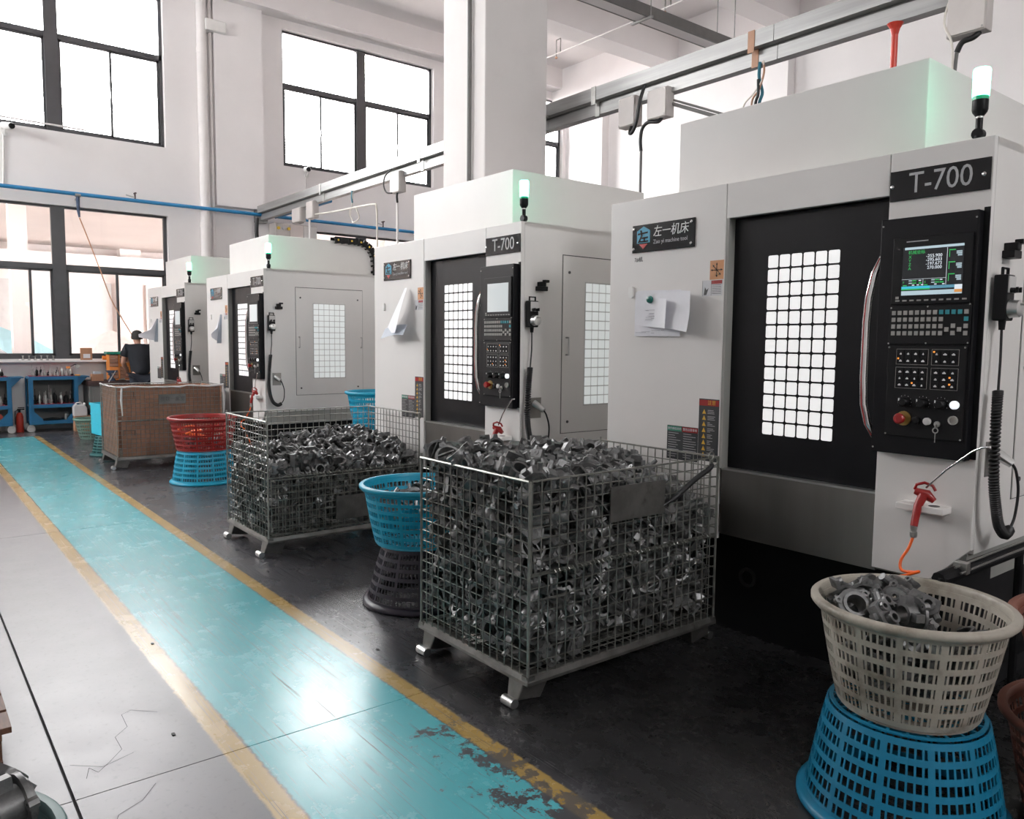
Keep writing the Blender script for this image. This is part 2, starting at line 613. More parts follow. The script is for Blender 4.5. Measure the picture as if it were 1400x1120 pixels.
def wall_mb(u0, u1, z0, z1, openings, put):
    """sheet from u0..u1, z0..z1 with rectangular openings (ua, ub, za, zb)"""
    us = sorted({u0, u1} | {o[0] for o in openings} | {o[1] for o in openings})
    zs = sorted({z0, z1} | {o[2] for o in openings} | {o[3] for o in openings})
    for a, b in zip(us, us[1:]):
        run = None
        for c, d in zip(zs, zs[1:]):
            um, zm = (a + b) / 2, (c + d) / 2
            if not any(o[0] < um < o[1] and o[2] < zm < o[3] for o in openings):
                put(a, b, c, d)


far_open = [(a, b, c, d) for (a, b) in FAR_WIN for (c, d) in ROWS]
m = MB()
wall_mb(YB - .3, YL + .3, 0, ZC, far_open, lambda a, b, c, d: m.box(XF, XF + .28, a, b, c, d))
struct(m.build('wall_far', M['wall']))
left_open = [(a, b, c, d) for (a, b) in LEFT_WIN for (c, d) in ROWS[1:]]
m = MB()
wall_mb(XN, XF, 0, ZC, left_open, lambda a, b, c, d: m.box(a, b, YL, YL + .28, c, d))
struct(m.build('wall_left', M['wall']))
m = MB()
wall_mb(YB - .3, YL + .3, 0, ZC, [(a, b, 4.85, 7.35) for a, b in NEAR_WIN], lambda a, b, c, d: m.box(XN - .28, XN, a, b, c, d))
struct(m.build('wall_near', M['wall']))
struct(MB().box(XN, XF, YB - .28, YB, 0, ZC).build('wall_back', M['wall']))
struct(MB().box(XN - .3, XF + .3, YB - .3, YL + .3, ZC, ZC + .2).build('ceiling', M['ceil']))

# concrete beams, the square column, pilasters
for k, (x0, x1) in enumerate(((2.5, 3.0), (5.4, 5.9), (8.26, 8.76), (11.0, 11.5))):
    struct(MB().box(x0, x1, YB + .45, YL, 7.2, ZC).build('ceiling_beam', M['ceil']))
struct(MB().box(XN, XF, YB, YB + .45, 7.2, ZC).build('ceiling_beam', M['ceil']))
struct(MB().box(XF - .35, XF, YB + .45, YL, 7.55, ZC).build('ceiling_beam', M['ceil']))
struct(MB().box(6.30, 7.03, -5.38, -4.60, 0, ZC).build('wall_column', M['col'], bevel=.012))
struct(MB().box(6.30, 7.03, 1.5, 2.25, 0, ZC).build('wall_column', M['col'], bevel=.012))  # unseen second column, added to shade the nearest machine's front
struct(MB().box(XF - .14, XF, -5.66, -4.78, 3.93, ZC).build('wall_pilaster', M['wall']))
for x0 in (13.4, 8.6, 3.9, .9):
    struct(MB().box(x0, x0 + .5, YB, YB + .22, 0, 7.2).build('wall_pilaster', M['wall']))


def window(n, y0, y1, z0, z1, upper):
    """one window of the far wall: frame, broad mullion, transom, sliding sashes, panes"""
    x0, x1 = XF + .10, XF + .17
    fr, mu = .055, .10
    yc = (y0 + y1) / 2
    root = MB()
    root.box(x0, x1, y0, y1, z0, z0 + fr).box(x0, x1, y0, y1, z1 - fr * .6, z1)
    root.box(x0, x1, y0, y0 + fr, z0, z1).box(x0, x1, y1 - fr, y1, z0, z1)
    w = root.build('window_%d' % n, M['frame_dark'], bevel=.004)
    struct(w)
    zt = z0 + (z1 - z0) * .605
    MB().box(x0 - .02, x1 + .01, yc - mu, yc + mu, z0, z1).build('mullion', M['frame_dark'], w, bevel=.004)
    MB().box(x0, x1, y0, y1, zt - .045, zt + .045).build('transom', M['frame_dark'], w, bevel=.004)
    for s in (-1, 1):
        a, b = (y0 + fr, yc - mu) if s < 0 else (yc + mu, y1 - fr)
        MB().box(x0 + .032, x0 + .038, a, b, zt + .045, z1 - fr * .6).build('pane', M['glass'], w)
        mid = (a + b) / 2 + (.0 if upper else (-.45 * s if s > 0 else 0))
        for k, (c, d) in enumerate(((a, mid + .02), (mid - .02, b))):
            e = .035
            xo = .01 if k else .03
            sash = MB().box(x0 + xo, x0 + xo + .025, c, c + e, z0 + fr, zt - .045).box(x0 + xo, x0 + xo + .025, d - e, d, z0 + fr, zt - .045)
            sash.box(x0 + xo, x0 + xo + .025, c, d, z0 + fr, z0 + fr + e).box(x0 + xo, x0 + xo + .025, c, d, zt - .045 - e, zt - .045)
            so = sash.build('sash', M['frame_dark'], w)
            MB().box(x0 + xo + .01, x0 + xo + .015, c + e, d - e, z0 + fr + e, zt - .045 - e).build('pane', M['glass'], so)
        MB().box(x0 - .012, x0 + .012, mid - .012, mid + .012, (z0 + zt) / 2 - .07, (z0 + zt) / 2 + .05).build('latch', M['frame_dark'], w)
    return w


n = 1
for (a, b) in reversed(FAR_WIN):
    for k, (c, d) in enumerate(ROWS):
        window(n, a, b, c, d, k)
        n += 1


# windows of the left wall and near wall (added and sized to light the hall; beside and behind the viewer)
def added_window(n, put, u0, u1, z0, z1):
    m = MB()
    for (a, b, c, d) in ((u0, u1, z0, z0 + .06), (u0, u1, z1 - .06, z1), (u0, u0 + .06, z0, z1), (u1 - .06, u1, z0, z1),
                         ((u0 + u1) / 2 - .08, (u0 + u1) / 2 + .08, z0, z1), (u0, u1, z0 + (z1 - z0) * .6 - .04, z0 + (z1 - z0) * .6 + .04)):
        put(m, a, b, c, d, 0)
    w = struct(m.build('window_%d' % n, M['frame_dark']))
    g = MB()
    put(g, u0, u1, z0, z1, .03)
    g.build('pane', M['glass'], w)


def put_left(m, a, b, c, d, t):
    m.box(a, b, YL + .1 + t, YL + (.17 if not t else .136), c, d)


def put_near(m, a, b, c, d, t):
    m.box(XN - .1 - t, XN - (.17 if not t else .136), a, b, c, d)


for (a, b) in LEFT_WIN:
    for (c, d) in ROWS[1:]:
        added_window(n, put_left, a, b, c, d)
        n += 1
for (a, b) in NEAR_WIN:
    added_window(n, put_near, a, b, 4.85, 7.35)
    n += 1

# ------------------------------------------------------------------ outside: yard, building opposite, parasols, car
struct(MB().box(XF + .3, 60, -40, 40, -.3, -.1).build('ground_yard', M['yard']))
bld = thing('opposite_building', 'pale building with wide bays seen through the lower left window', 'building', (27, 0, -.1))
MB().box(.3, 8, -30, 22, 0, 5.2).build('wall', M['facade'], bld)
for k in range(12):
    y = -26 + k * 4.0
    MB().box(-.15, .3, y - .3, y + .3, 0, 5.2).build('pier', M['facade'], bld)
    for z in (.9,):
        f = MB().box(.2, .32, y + .5, y + 3.5, z, z + 2.4).build('window', M['facade_dark'], bld)
        MB().box(.15, .22, y + 1.95, y + 2.05, z, z + 2.4).build('mullion', M['facade'], f)
for z in (3.7,):
    MB().box(-.8, .3, -30, 22, z, z + .35).build('ledge', M['facade'], bld)


MB().box(-10.9, .3, -30, 22, 4.35, 4.5).build('shade_roof', M['facade'], bld)  # roof added over the yard to dim facade and lower windows
for k in range(7):
    MB().box(-9.3, -9.0, -26 + k * 8 - .15, -26 + k * 8 + .15, 0, 4.35).build('shade_roof_post', M['facade'], bld)  # posts carrying the added roof


def parasol(x, y, r, h, mm, label):
    t = thing('parasol', label, 'parasol', (x, y, -.1))
    MB().rod((0, 0, 0), (0, 0, h), .03, 8).build('pole', M['steel'], t)
    m = MB()
    prof = [(r, h - .75), (r * .98, h - .68), (r * .55, h - .32), (.03, h)]
    m.lathe(prof + [(.03, h - .03), (r * .53, h - .36), (r * .96, h - .71)], n=10, closed=True)
    m.build('canopy', mm, t)
    b = MB().lathe([(.3, 0), (.3, .08), (.05, .12)], n=14)
    b.build('base', M['yard'], t)


parasol(23.0, -2.1, 1.35, 1.86, M['umb_cyan'], 'pale cyan parasol in the yard outside the lower left window')
parasol(20.0, -4.0, 1.2, 1.78, M['umb_pale'], 'pale pinkish parasol in the yard beyond the lower window')
car = thing('parked_car', 'white car parked in the yard outside the lower left window', 'car', (17.4, -1.3, -.1))
side = [(-2.1, .28), (-2.1, .75), (-1.5, .95), (-.75, 1.0), (-.15, 1.46), (1.2, 1.5), (1.85, 1.02), (2.1, .95), (2.1, .28)]
MB().prism([(y, z) for y, z in side], 'x', -.8, .8).build('body', M['car'], car, bevel=.08)
MB().prism([(-.6, 1.03), (-.1, 1.40), (1.12, 1.43), (1.62, 1.03)], 'x', -.83, .83).build('side_glass', M['car_glass'], car)
for sy in (-1.3, 1.25):
    for sx in (-1, 1):
        w = MB().disc((sx * .72 - .09, sy, .31), .31, .18, 'x', 20).build('wheel', M['rubber'], car)
        MB().disc((sx * .72 + (.09 if sx > 0 else -.11), sy, .31), .18, .02, 'x', 16).build('hubcap', M['steel'], w)

# ------------------------------------------------------------------ machining centres (local: x to the far end, +y front, origin front right foot)
YF = -3.3
MX = [1.267, 4.104, 8.68, 11.68]
MW, MD = 2.01, 1.86


def rrect(w, h, r, n=3):
    pts = []
    for cx, cz, a0 in ((w / 2 - r, h / 2 - r, 0), (-w / 2 + r, h / 2 - r, 90), (-w / 2 + r, -h / 2 + r, 180), (w / 2 - r, -h / 2 + r, 270)):
        for k in range(n + 1):
            a = radians(a0 + 90 * k / n)
            pts.append((cx + r * cos(a), cz + r * sin(a)))
    return pts


mc = thing('machining_center', 'nearest white machining centre, its black door beside a lit control screen', 'machine', (MX[0], YF, 0),
           group='white machining centres in a row')
# sheet-metal enclosure (root body): right side, left side, top, back, unseen inner floor to block light
m = MB()
m.box(0, .03, -MD, -.03, .68, 2.295).box(MW - .03, MW, -MD, -.03, .5, 2.295)
m.box(0, MW, -MD, -.03, 2.265, 2.295).box(.03, MW - .03, -MD, -MD + .03, .5, 2.295).box(.03, MW - .03, -MD, -.07, .655, .68)
m.build('enclosure', M['machine'], mc)
m = MB().box(.02, MW - .02, -MD + .02, -.02, .535, .68)
m.build('skirt', M['machine_grey'], mc)
m = MB().box(.08, MW - .08, -MD + .06, -.13, 0, .54)
m.box(.02, .10, -MD + .03, -.3, .04, .12)
b = m.build('base', M['base_black'], mc)
MB().lathe([(.035, 0), (.05, 0), (.05, .012), (.035, .012)], (1.10, -.13, .30), 20, 'y', closed=True).build('drain_ring', M['rubber'], b)
for x in (.3, 1.7):
    MB().lathe([(.06, 0), (.06, .03), (.03, .05), (.03, .1)], (x, -.3, 0), 14).build('levelling_foot', M['steel'], b)
# front sheets
MB().box(1.212, MW, -.03, 0, .5, 2.295).build('left_front_panel', M['machine'], mc, bevel=.003)
MB().box(1.195, 1.212, -.075, -.004, .87, 2.125).build('door_jamb', M['machine_grey'], mc)
MB().box(.3955, 1.2095, -.03, -.002, 2.123, 2.295).build('header_panel', M['machine'], mc, bevel=.003)
MB().prism([(0, .70), (.15, .545), (.392, .545), (.392, 2.295), (0, 2.295)], 'y', -.03, 0).build('control_column', M['machine'], mc, bevel=.003)
MB().box(.383, 1.2, -.045, -.012, .53, .862).build('kick_plate', M['stainless'], mc)
MB().box(.383, 1.2, -.07, -.008, .862, .872).build('kick_ledge', M['alu'], mc)

# upper housing over the spindle column
hs = MB().box(.35, 1.69, -1.55, -.20, 2.295, 2.715).build('upper_housing', M['machine'], mc, bevel=.004)

# sliding door with a window of small lit panes
door = MB().box(.385, 1.197, -.075, -.055, .872, 2.12).box(.385, .43, -.055, -.05, .872, 2.12).build('door', M['door_black'], mc)
pw, ph = .0535, .0585
pane_me = MB().prism(rrect(pw, ph, .007), 'y', 0, .002).mesh('pane', M['pane_lit'])
for i in range(6):
    for j in range(13):
        inst(pane_me, 'pane', (.626 + (i + .5) * .0625, -.055, 1.058 + (j + .5) * .0672), (0, 0, 0), 1, door)
hd = MB()
path = [(.388, -.02, 1.888), (.405, .012, 1.865), (.425, .03, 1.80), (.440, .04, 1.70), (.445, .042, 1.60), (.445, .042, 1.36), (.440, .04, 1.25), (.425, .03, 1.17), (.405, .012, 1.12), (.378, -.02, 1.085)]
hd.tube(path, .0155, 12)
hd = hd.build('door_handle', M['chrome'], mc, smooth=60)
MB().tube([(x + .002, y + .0135, z) for x, y, z in path[1:-1]], .0035, 6).build('stripe', M['red'], hd)

# control box
cb = MB().box(.022, .397, 0, .045, 1.055, 2.018).build('control_box', M['panel_black'], mc, bevel=.003)
MB().box(.0, .022, -.0, .004, 1.06, 2.03).build('gap_strip', M['black'], cb)
YC = .045
MB().box(.035, .338, YC, YC + .010, 1.668, 1.935).build('screen_bezel', M['black'], cb, bevel=.002)
scr = MB().box(.064, .296, YC + .010, YC + .0115, 1.704, 1.895)
scr = scr.build('screen', M['screen_pale'], cb)
sk = MB()
for k in range(10):
    sk.box(.318 - k * .0285, .302 - k * .0285, YC + .010, YC + .013, 1.680, 1.686)
sk.box(.306, .318, YC + .01, YC + .013, 1.69, 1.70)
sk.build('soft_keys', M['key_grey'], cb)['kind'] = 'stuff'
MB().box(.028, .340, YC, YC + .008, 1.508, 1.660).build('keyboard_plate', M['black'], cb, bevel=.002)
k1, k2 = MB(), MB()
for r in range(4):
    for c in range(13):
        x, z = .322 - c * .0232, 1.634 - r * .0275
        if 9 <= c <= 11 and r:
            continue
        mm = k2 if (r == 0 and 8 <= c <= 11) or (r == 1 and c == 12) else k1
        mm.box(x - .0075, x + .0075, YC + .008, YC + .012, z - .0085, z + .0085)
for (c, z) in ((9, 1.566), (10, 1.580), (10, 1.552), (11, 1.566)):
    x = .322 - c * .0232
    k1.box(x - .0075, x + .0075, YC + .008, YC + .012, z - .0085, z + .0085)
tag(k1.build('keys', M['key_grey'], cb), kind='stuff')
tag(k2.build('teal_keys', M['key_teal'], cb), 'teal keys', kind='stuff')
MB().box(.035, .340, YC, YC + .006, 1.130, 1.500).build('operator_plate', M['black'], cb, bevel=.002)
fm, bt, gl, ld = MB(), MB(), MB(), MB()
random.seed(3)
for (x0, x1, z0, z1, nc, nr, leds) in ((.178, .305, 1.425, 1.488, 4, 2, [(0, 1)]), (.062, .165, 1.425, 1.488, 3, 2, [(0, 0)]),
                                       (.178, .305, 1.328, 1.414, 4, 3, [(2, 2)]), (.062, .165, 1.328, 1.414, 3, 3, [(2, 1), (2, 2)])):
    t = .0012
    yy = YC + .006
    fm.box(x0, x1, yy, yy + .001, z0, z0 + t).box(x0, x1, yy, yy + .001, z1 - t, z1).box(x0, x0 + t, yy, yy + .001, z0, z1).box(x1 - t, x1, yy, yy + .001, z0, z1)
    dx, dz = (x1 - x0 - .008) / nc, (z1 - z0 - .006) / nr
    for i in range(nc):
        for j in range(nr):
            cx, cz = x1 - .004 - (i + .5) * dx, z1 - .003 - (j + .5) * dz
            bt.box(cx - dx * .44, cx + dx * .44, yy, yy + .003, cz - dz * .42, cz + dz * .42)
            w = random.uniform(.003, .007)
            gl.box(cx - w, cx + w, yy + .003, yy + .0036, cz - .006, cz - .001)
            gl.box(cx - w * .5, cx + w * .4, yy + .003, yy + .0036, cz - .001, cz + .002)
            if (i, j) in leds:
                ld.box(cx + dx * .2, cx + dx * .42, yy + .003, yy + .004, cz + dz * .12, cz + dz * .36)
fm.build('button_group_frame', M['key_grey'], cb)
tag(bt.build('buttons', M['panel_black'], cb), kind='stuff')
tag(gl.build('button_symbols', M['letter_white'], cb), kind='stuff')
tag(ld.build('indicator_lamps', M['led'], cb), 'orange indicator lamps', kind='stuff')
yk = YC + .006
for x in (.262, .190, .120):
    k = MB().lathe([(.020, 0), (.018, .022), (.014, .026)], (x, yk, 1.272), 16, 'y').build('rotary_knob', M['black'], cb, smooth=True)
    MB().box(x + .010, x + .014, yk + .0255, yk + .0275, 1.278, 1.288).build('pointer', M['letter_white'], cb)
    tk = MB()
    for a in range(-120, 121, 30):
        dx, dz = sin(radians(a)), cos(radians(a))
        tk.box(x - dx * .027 - .001, x - dx * .027 + .001, yk, yk + .0006, 1.272 + dz * .027 - .0015, 1.272 + dz * .027 + .0015)
    tk.build('dial_marks', M['letter_grey'], cb)
tag(MB().lathe([(.0165, 0), (.0165, .012), (.012, .016)], (.067, yk, 1.272), 18, 'y').build('cycle_start_button', M['btn_lit'], cb), 'white lit button')
MB().lathe([(.0175, 0), (.0175, .010), (.011, .010), (.011, .004)], (.070, yk, 1.212), 18, 'y').build('feed_hold_button', M['key_grey'], cb)
es = MB().lathe([(.030, 0), (.030, .004)], (.262, yk, 1.205), 20, 'y').build('emergency_ring', M['dull_gold'], cb)
tag(MB().lathe([(.012, .004), (.012, .022), (.021, .024), (.022, .036), (.017, .042)], (.266, yk, 1.205), 18, 'y').build('emergency_button', M['red'], cb, smooth=True), 'red mushroom button')
MB().lathe([(.016, 0), (.016, .010), (.010, .012)], (.212, yk, 1.200), 16, 'y').build('power_off_button', M['black'], cb)
MB().lathe([(.015, 0), (.015, .011), (.011, .014)], (.167, yk, 1.200), 16, 'y').build('power_on_button', M['ash'], cb)
ks = MB().lathe([(.012, 0), (.012, .008)], (.128, yk, 1.192), 14, 'y').build('key_switch', M['steel'], cb)
kk = MB().lathe([(.008, -.0012), (.012, -.0012), (.012, .0012), (.008, .0012)], (.128, yk + .018, 1.168), 14, 'y', closed=True)
kk.box(.126, .130, yk + .006, yk + .022, 1.178, 1.192).box(.1265, .1295, yk + .017, yk + .019, 1.12, 1.157)
kk.build('key', M['steel'], cb)
sc = MB()
for (x, z) in ((.388, 1.99), (.03, 1.99), (.05, 1.93), (.19, 1.93), (.335, 1.655), (.19, 1.657), (.034, 1.662), (.34, 1.51), (.19, 1.512), (.034, 1.514), (.336, 1.494), (.042, 1.496), (.335, 1.137), (.042, 1.137), (.385, 1.075)):
    sc.lathe([(.004, 0), (.003, .003)], (x, YC + .006 if z < 1.97 else YC, z), 8, 'y')
sc.build('panel_screws', M['steel'], cb)['kind'] = 'stuff'

# model plate T-700
pl = MB().box(.006, .389, 0, .006, 2.095, 2.216).build('model_plate', M['plate_black'], mc, bevel=.001)
text_mb('T-700', .118, .190, 2.156, .0064, squeeze=.86).build('lettering', M['letter_grey'], pl)
for x in (.378, .028):
    MB().lathe([(.008, 0), (.008, .003), (.004, .006)], (x, .006, 2.154), 12, 'y').build('screw', M['chrome'], pl, smooth=True)

# maker's plate
lp = MB().box(1.400, 1.835, 0, .008, 2.002, 2.152).build('logo_plate', M['plate_black'], mc, bevel=.001)
cx = 1.752
em = MB().prism([(cx - .047, 2.052), (cx - .047, 2.118), (cx, 2.142), (cx + .047, 2.118), (cx + .047, 2.052)], 'y', .008, .0095).build('emblem', M['logo_blue'], lp)
em_t = MB()
yy, ye = .0095, .0108
em_t.prism([(cx - .032, 2.112), (cx + .040, 2.106), (cx + .040, 2.097), (cx - .032, 2.103)], 'y', yy, ye)
em_t.prism([(cx + .012, 2.122), (cx + .024, 2.122), (cx + .018, 2.09), (cx + .040, 2.056), (cx + .026, 2.056), (cx + .006, 2.09)], 'y', yy, ye)
em_t.prism([(cx - .034, 2.085), (cx + .012, 2.083), (cx + .012, 2.074), (cx - .034, 2.076)], 'y', yy, ye)
em_t.box(cx - .012, cx - .002, yy, ye, 2.06, 2.08).box(cx - .036, cx + .022, yy, ye, 2.056, 2.064)
em_t.build('emblem_mark', M['plate_black'], lp)
MB().prism([(cx - .03, 2.046), (cx + .03, 2.046), (cx, 2.019)], 'y', .008, .0095).build('emblem_tip', M['logo_red'], lp)
text_mb('左一机床', .064, 1.560, 2.103, .0085, squeeze=.95, shear=.12).build('lettering', M['letter_white'], lp)
text_mb('Zuo yi machine tool', .0315, 1.562, 2.051, .0085, squeeze=.92).build('small_lettering', M['letter_grey'], lp)
for x, z in ((1.822, 2.132), (1.822, 2.022), (1.420, 2.132), (1.420, 2.022)):
    MB().lathe([(.009, 0), (.009, .004), (.005, .008)], (x, .008, z), 12, 'y').build('screw', M['chrome'], lp, smooth=True)

# stickers on the left front sheet
o = MB().box(1.216, 1.300, 0, .0008, 1.826, 1.922).build('axis_sticker', M['orange_tag'], mc)
ax = MB()
cx, cz = 1.258, 1.874
for a in (0, 90, 180, 270, 45, 225):
    d = Vector((cos(radians(a)), 0, sin(radians(a))))
    p = Vector((cx, .0014, cz))
    ax.tube([p, p + d * .03], .0016, 4)
    ax.tube([p + d * .026, p + d * .037], [.005, .0003], 4)
ax.build('axis_arrows', M['sticker_dark'], o)
o = MB().box(1.220, 1.344, 0, .0008, 1.745, 1.824).build('glove_sticker', M['sticker_white'], mc)
MB().box(1.222, 1.288, .0008, .0013, 1.804, 1.822).build('red_heading', M['red'], o)
q = MB().box(1.288, 1.2895, .0008, .0012, 1.746, 1.822).box(1.343, 1.3445, .0008, .0012, 1.745, 1.824)
for k in range(6):
    q.box(1.228, 1.284, .0008, .0012, 1.797 - k * .0085, 1.7995 - k * .0085)
q.prism([(1.335, 1.75), (1.318, 1.75), (1.305, 1.785), (1.318, 1.775), (1.328, 1.79)], 'y', .0008, .0012)
q.build('print', M['letter_dark'], o)
o = MB().box(1.216, 1.343, 0, .0008, .895, 1.218).build('warning_sticker', M['sticker_dark'], mc)
r_ = MB().box(1.218, 1.341, .0008, .0013, 1.182, 1.212).build('red_heading', M['red'], o)
text_mb('注意', .026, 1.262, 1.197, .0015).build('heading_text', M['yellow_tag'], o)
tri, ln = MB(), MB()
random.seed(5)
for k in range(8):
    z = 1.152 - k * .0318
    tri.prism([(1.297, z - .012), (1.321, z - .012), (1.309, z + .012)], 'y', .0008, .0014)
    for q_ in range(3):
        ln.box(1.287 - random.uniform(.015, .05), 1.287, .0008, .0012, z + .006 - q_ * .008, z + .0085 - q_ * .008)
tag(tri.build('warning_triangles', M['yellow_tag'], o), 'yellow triangles', kind='stuff')
tag(ln.build('print', M['letter_grey'], o), kind='stuff')
o = MB().box(1.345, 1.553, 0, .0008, .88, 1.061).build('rules_sticker', M['sticker_dark'], mc)
MB().box(1.454, 1.551, .0008, .0013, 1.032, 1.058).build('green_heading', M['green_tag'], o)
MB().box(1.347, 1.450, .0008, .0013, 1.032, 1.058).build('red_heading', M['red'], o)
hl = text_mb('操作规程说明', .0155, 1.502, 1.045, .0014)
hl.join(text_mb('警告注意事项', .0155, 1.398, 1.045, .0014))
hl.build('heading_text', M['sticker_white'], o)
ln = MB()
for k in range(11):
    for (a, b) in ((1.46, 1.545), (1.354, 1.442)):
        ln.box(b - random.uniform(.55, 1) * (b - a), b, .0008, .0012, 1.020 - k * .0125, 1.0225 - k * .0125)
tag(ln.build('print', M['letter_grey'], o), kind='stuff')
# small hook on the left
h = MB().prism(rrect(.032, .062, .012), 'y', 0, .012)
h.v = [(x + 1.838, y, z + 1.786) for x, y, z in h.v]
h.build('hook', M['white_plastic'], mc)

# signal lamp on the front right corner
lx, ly = .10, -.10
lm = MB().lathe([(.030, 0), (.030, .008), (.018, .012), (.018, .03)], (lx, ly, 2.295), 16)
lm.lathe([(.022, -.016), (.022, .016)], (lx, ly, 2.332), 14, 'y').rod((lx, ly, 2.335), (lx, ly, 2.395), .013, 10)
lm = lm.build('signal_lamp', M['black'], mc, smooth=True)
MB().lathe([(.014, 0), (.014, .008)], (lx, ly, 2.393), 12).build('chrome_collar', M['chrome'], lm)
MB().lathe([(.015, 2.400), (.026, 2.415), (.029, 2.425), (.029, 2.462)], (lx, ly, 0), 18).build('lamp_body', M['black'], lm, smooth=True)
MB().lathe([(.0285, 2.462), (.0285, 2.476)], (lx, ly, 0), 18).build('lens_skirt', M['lamp_skirt'], lm)
tag(MB().lathe([(.0295, 2.476), (.031, 2.575), (.028, 2.582)], (lx, ly, 0), 20).build('lens', M['lamp_green'], lm, smooth=True), 'glowing green lens')

# right side: hatch with lit panes, handles, locks
hp = MB().box(-.006, 0, -1.215, -.370, .866, 2.098).build('side_hatch', M['machine'], mc, bevel=.002)
g = MB()
for (a, b, c, d) in ((-1.219, -1.215, .862, 2.102), (-.370, -.366, .862, 2.102), (-1.219, -.366, .862, .866), (-1.219, -.366, 2.098, 2.1045)):
    g.box(-.0015, 0, a, b, c, d)
g.build('hatch_gap', M['letter_dark'], mc)
pane_x = MB().prism(rrect(.0595, .0595, .004), 'x', -.002, 0).mesh('side_pane', M['pane_side'])
mem = MB().box(-.0065, -.006, -.988, -.576, 1.052, 1.928).build('pane_lattice', M['ash'], hp)
for i in range(6):
    for j in range(13):
        inst(pane_x, 'pane', (-.0065, -.582 - (i + .5) * .0665, 1.058 + (j + .5) * .0665), (0, 0, 0), 1, hp)
for y in (-.405, -1.192):
    MB().tube([(-.006, y, 1.535), (-.035, y, 1.535), (-.035, y, 1.415), (-.006, y, 1.415)], .006, 8).build('handle', M['ash'], hp)
for y in (-.425, -1.15):
    for z in (1.985, .945):
        MB().lathe([(.010, -.006), (.010, 0), (.006, .002)], (-.006, y, z), 8, 'x').build('lock', M['letter_dark'], hp)
# pendant cradle and socket plate
cr = MB().box(-.045, 0, -.20, -.125, 1.845, 1.875).box(-.05, 0, -.18, -.14, 1.875, 1.905).box(-.06, -.03, -.20, -.16, 1.90, 1.918)
cr.build('pendant_cradle', M['black'], mc, bevel=.003)
so = MB().box(-.004, 0, -.185, -.085, .985, 1.125).build('socket_plate', M['stainless'], mc)
MB().tube([(-.004, -.12, 1.09), (-.035, -.135, 1.07), (-.075, -.15, 1.04)], [.024, .022, .017], 12).build('connector', M['alu'], so)
# air-gun shelf on the control column
br = MB().box(.078, .262, 0, .085, .835, .862).prism([(.078, .835), (.262, .835), (.262, .815), (.10, .815)], 'y', 0, .012)
br = br.build('air_gun_shelf', M['machine'], mc, bevel=.003)
MB().lathe([(.021, 0), (.021, .001)], (.125, .048, .862), 18).build('shelf_hole', M['letter_dark'], br)

# three copies down the row
labels = ['second white machining centre, grey column rising behind it', 'third white machining centre, its side hatch facing the viewer above a half-open mesh cage',
          'farthest white machining centre, nearest to the window wall and the person']
mcs = [mc]
for k in range(3):
    mcs.append(dup(mc, (MX[k + 1], YF, 0), label=labels[k]))

# what only the nearest one shows: number, live screen
text_mb('7#机', .030, 1.792, 1.963, .0006, depth=.0004).build('number_lettering', M['letter_dark'], mc)
for o in list(COL.objects):
    if o.name == 'screen':
        scr1 = o
scr1.data = scr1.data.copy()
scr1.data.materials[0] = M['scr_dark']
x0, x1, z0, z1 = .064, .296, 1.704, 1.895          # x1 is the viewer's left
SX = lambda u: x1 - u * (x1 - x0)
SZ = lambda v: z0 + v * (z1 - z0)
ys = YC + .0115
parts = {k: MB() for k in ('scr_white', 'scr_pale', 'scr_green', 'scr_cyan', 'scr_blue', 'scr_orange')}


def sbox(k, u0, u1, v0, v1, d=.0006):
    parts[k].box(SX(u0), SX(u1), ys, ys + d, SZ(v0), SZ(v1))


sbox('scr_pale', .03, 1, .95, 1.0)
sbox('scr_cyan', 0, .48, .135, .185)
sbox('scr_green', 0, .48, .11, .135)
sbox('scr_blue', .48, .88, .125, .185)
sbox('scr_white', .88, 1, .09, .185)
sbox('scr_pale', 0, 1, 0, .09)
sbox('scr_orange', .88, 1, .03, .09, .0009)
sbox('scr_white', .735, .74, .19, .94)
sbox('scr_white', 0, .735, .33, .335)
for u in (.36,):
    sbox('scr_white', u, u + .004, .19, .33)
for k, v in enumerate((.875, .63, .39)):
    sbox('scr_green', .765, .87, v, v + .02)
    sbox('scr_green', .77, .78, v - .13, v - .01)
    for q in range(5):
        sbox('scr_pale', .885 + (.02 if q > 2 else 0), .975, v - .03 - q * .022, v - .016 - q * .022)
for (u, v) in ((.12, .29), (.12, .24), (.50, .29), (.50, .24)):
    sbox('scr_pale', u, u + .055, v, v + .02)
    sbox('scr_green', u + .06, u + .13, v, v + .02)
for (u, v) in ((.29, .29), (.64, .29), (.18, .2), (.26, .2), (.33, .2), (.55, .2), (.68, .2)):
    sbox('scr_white', u, u + .04, v, v + .02)
sbox('scr_green', .29, .34, .235, .262)
sbox('scr_green', .64, .70, .235, .262)
sbox('scr_green', .02, .09, .195, .215)
sbox('scr_green', .385, .44, .195, .215)
ss = .0118


def stext(k, body, size, u, v, align='LEFT', sq=1):
    parts[k].join(text_mb(body, size, SX(u), SZ(v), ys + .0004, align, .0002, squeeze=sq))


stext('scr_green', '机械坐标', .0165, .09, .885)
for body, v in (('X', .795), ('Y', .715), ('Z', .635), ('A', .555)):
    stext('scr_green', body, .0165, .10, v)
for body, v in (('-255.900', .795), ('-295.603', .715), ('-197.673', .635), ('270.000', .555)):
    stext('scr_white', body, .0175, .66, v, 'RIGHT')
stext('scr_green', 'F', .012, .02, .265)
stext('scr_green', 'S', .012, .385, .265)
for k, mb in parts.items():
    tag(mb.build('screen_graphics', M[k], cb), kind='stuff')
MB().box(.2, .285, YC + .010, YC + .0106, 1.916, 1.920).build('bezel_print', M['letter_grey'], cb)

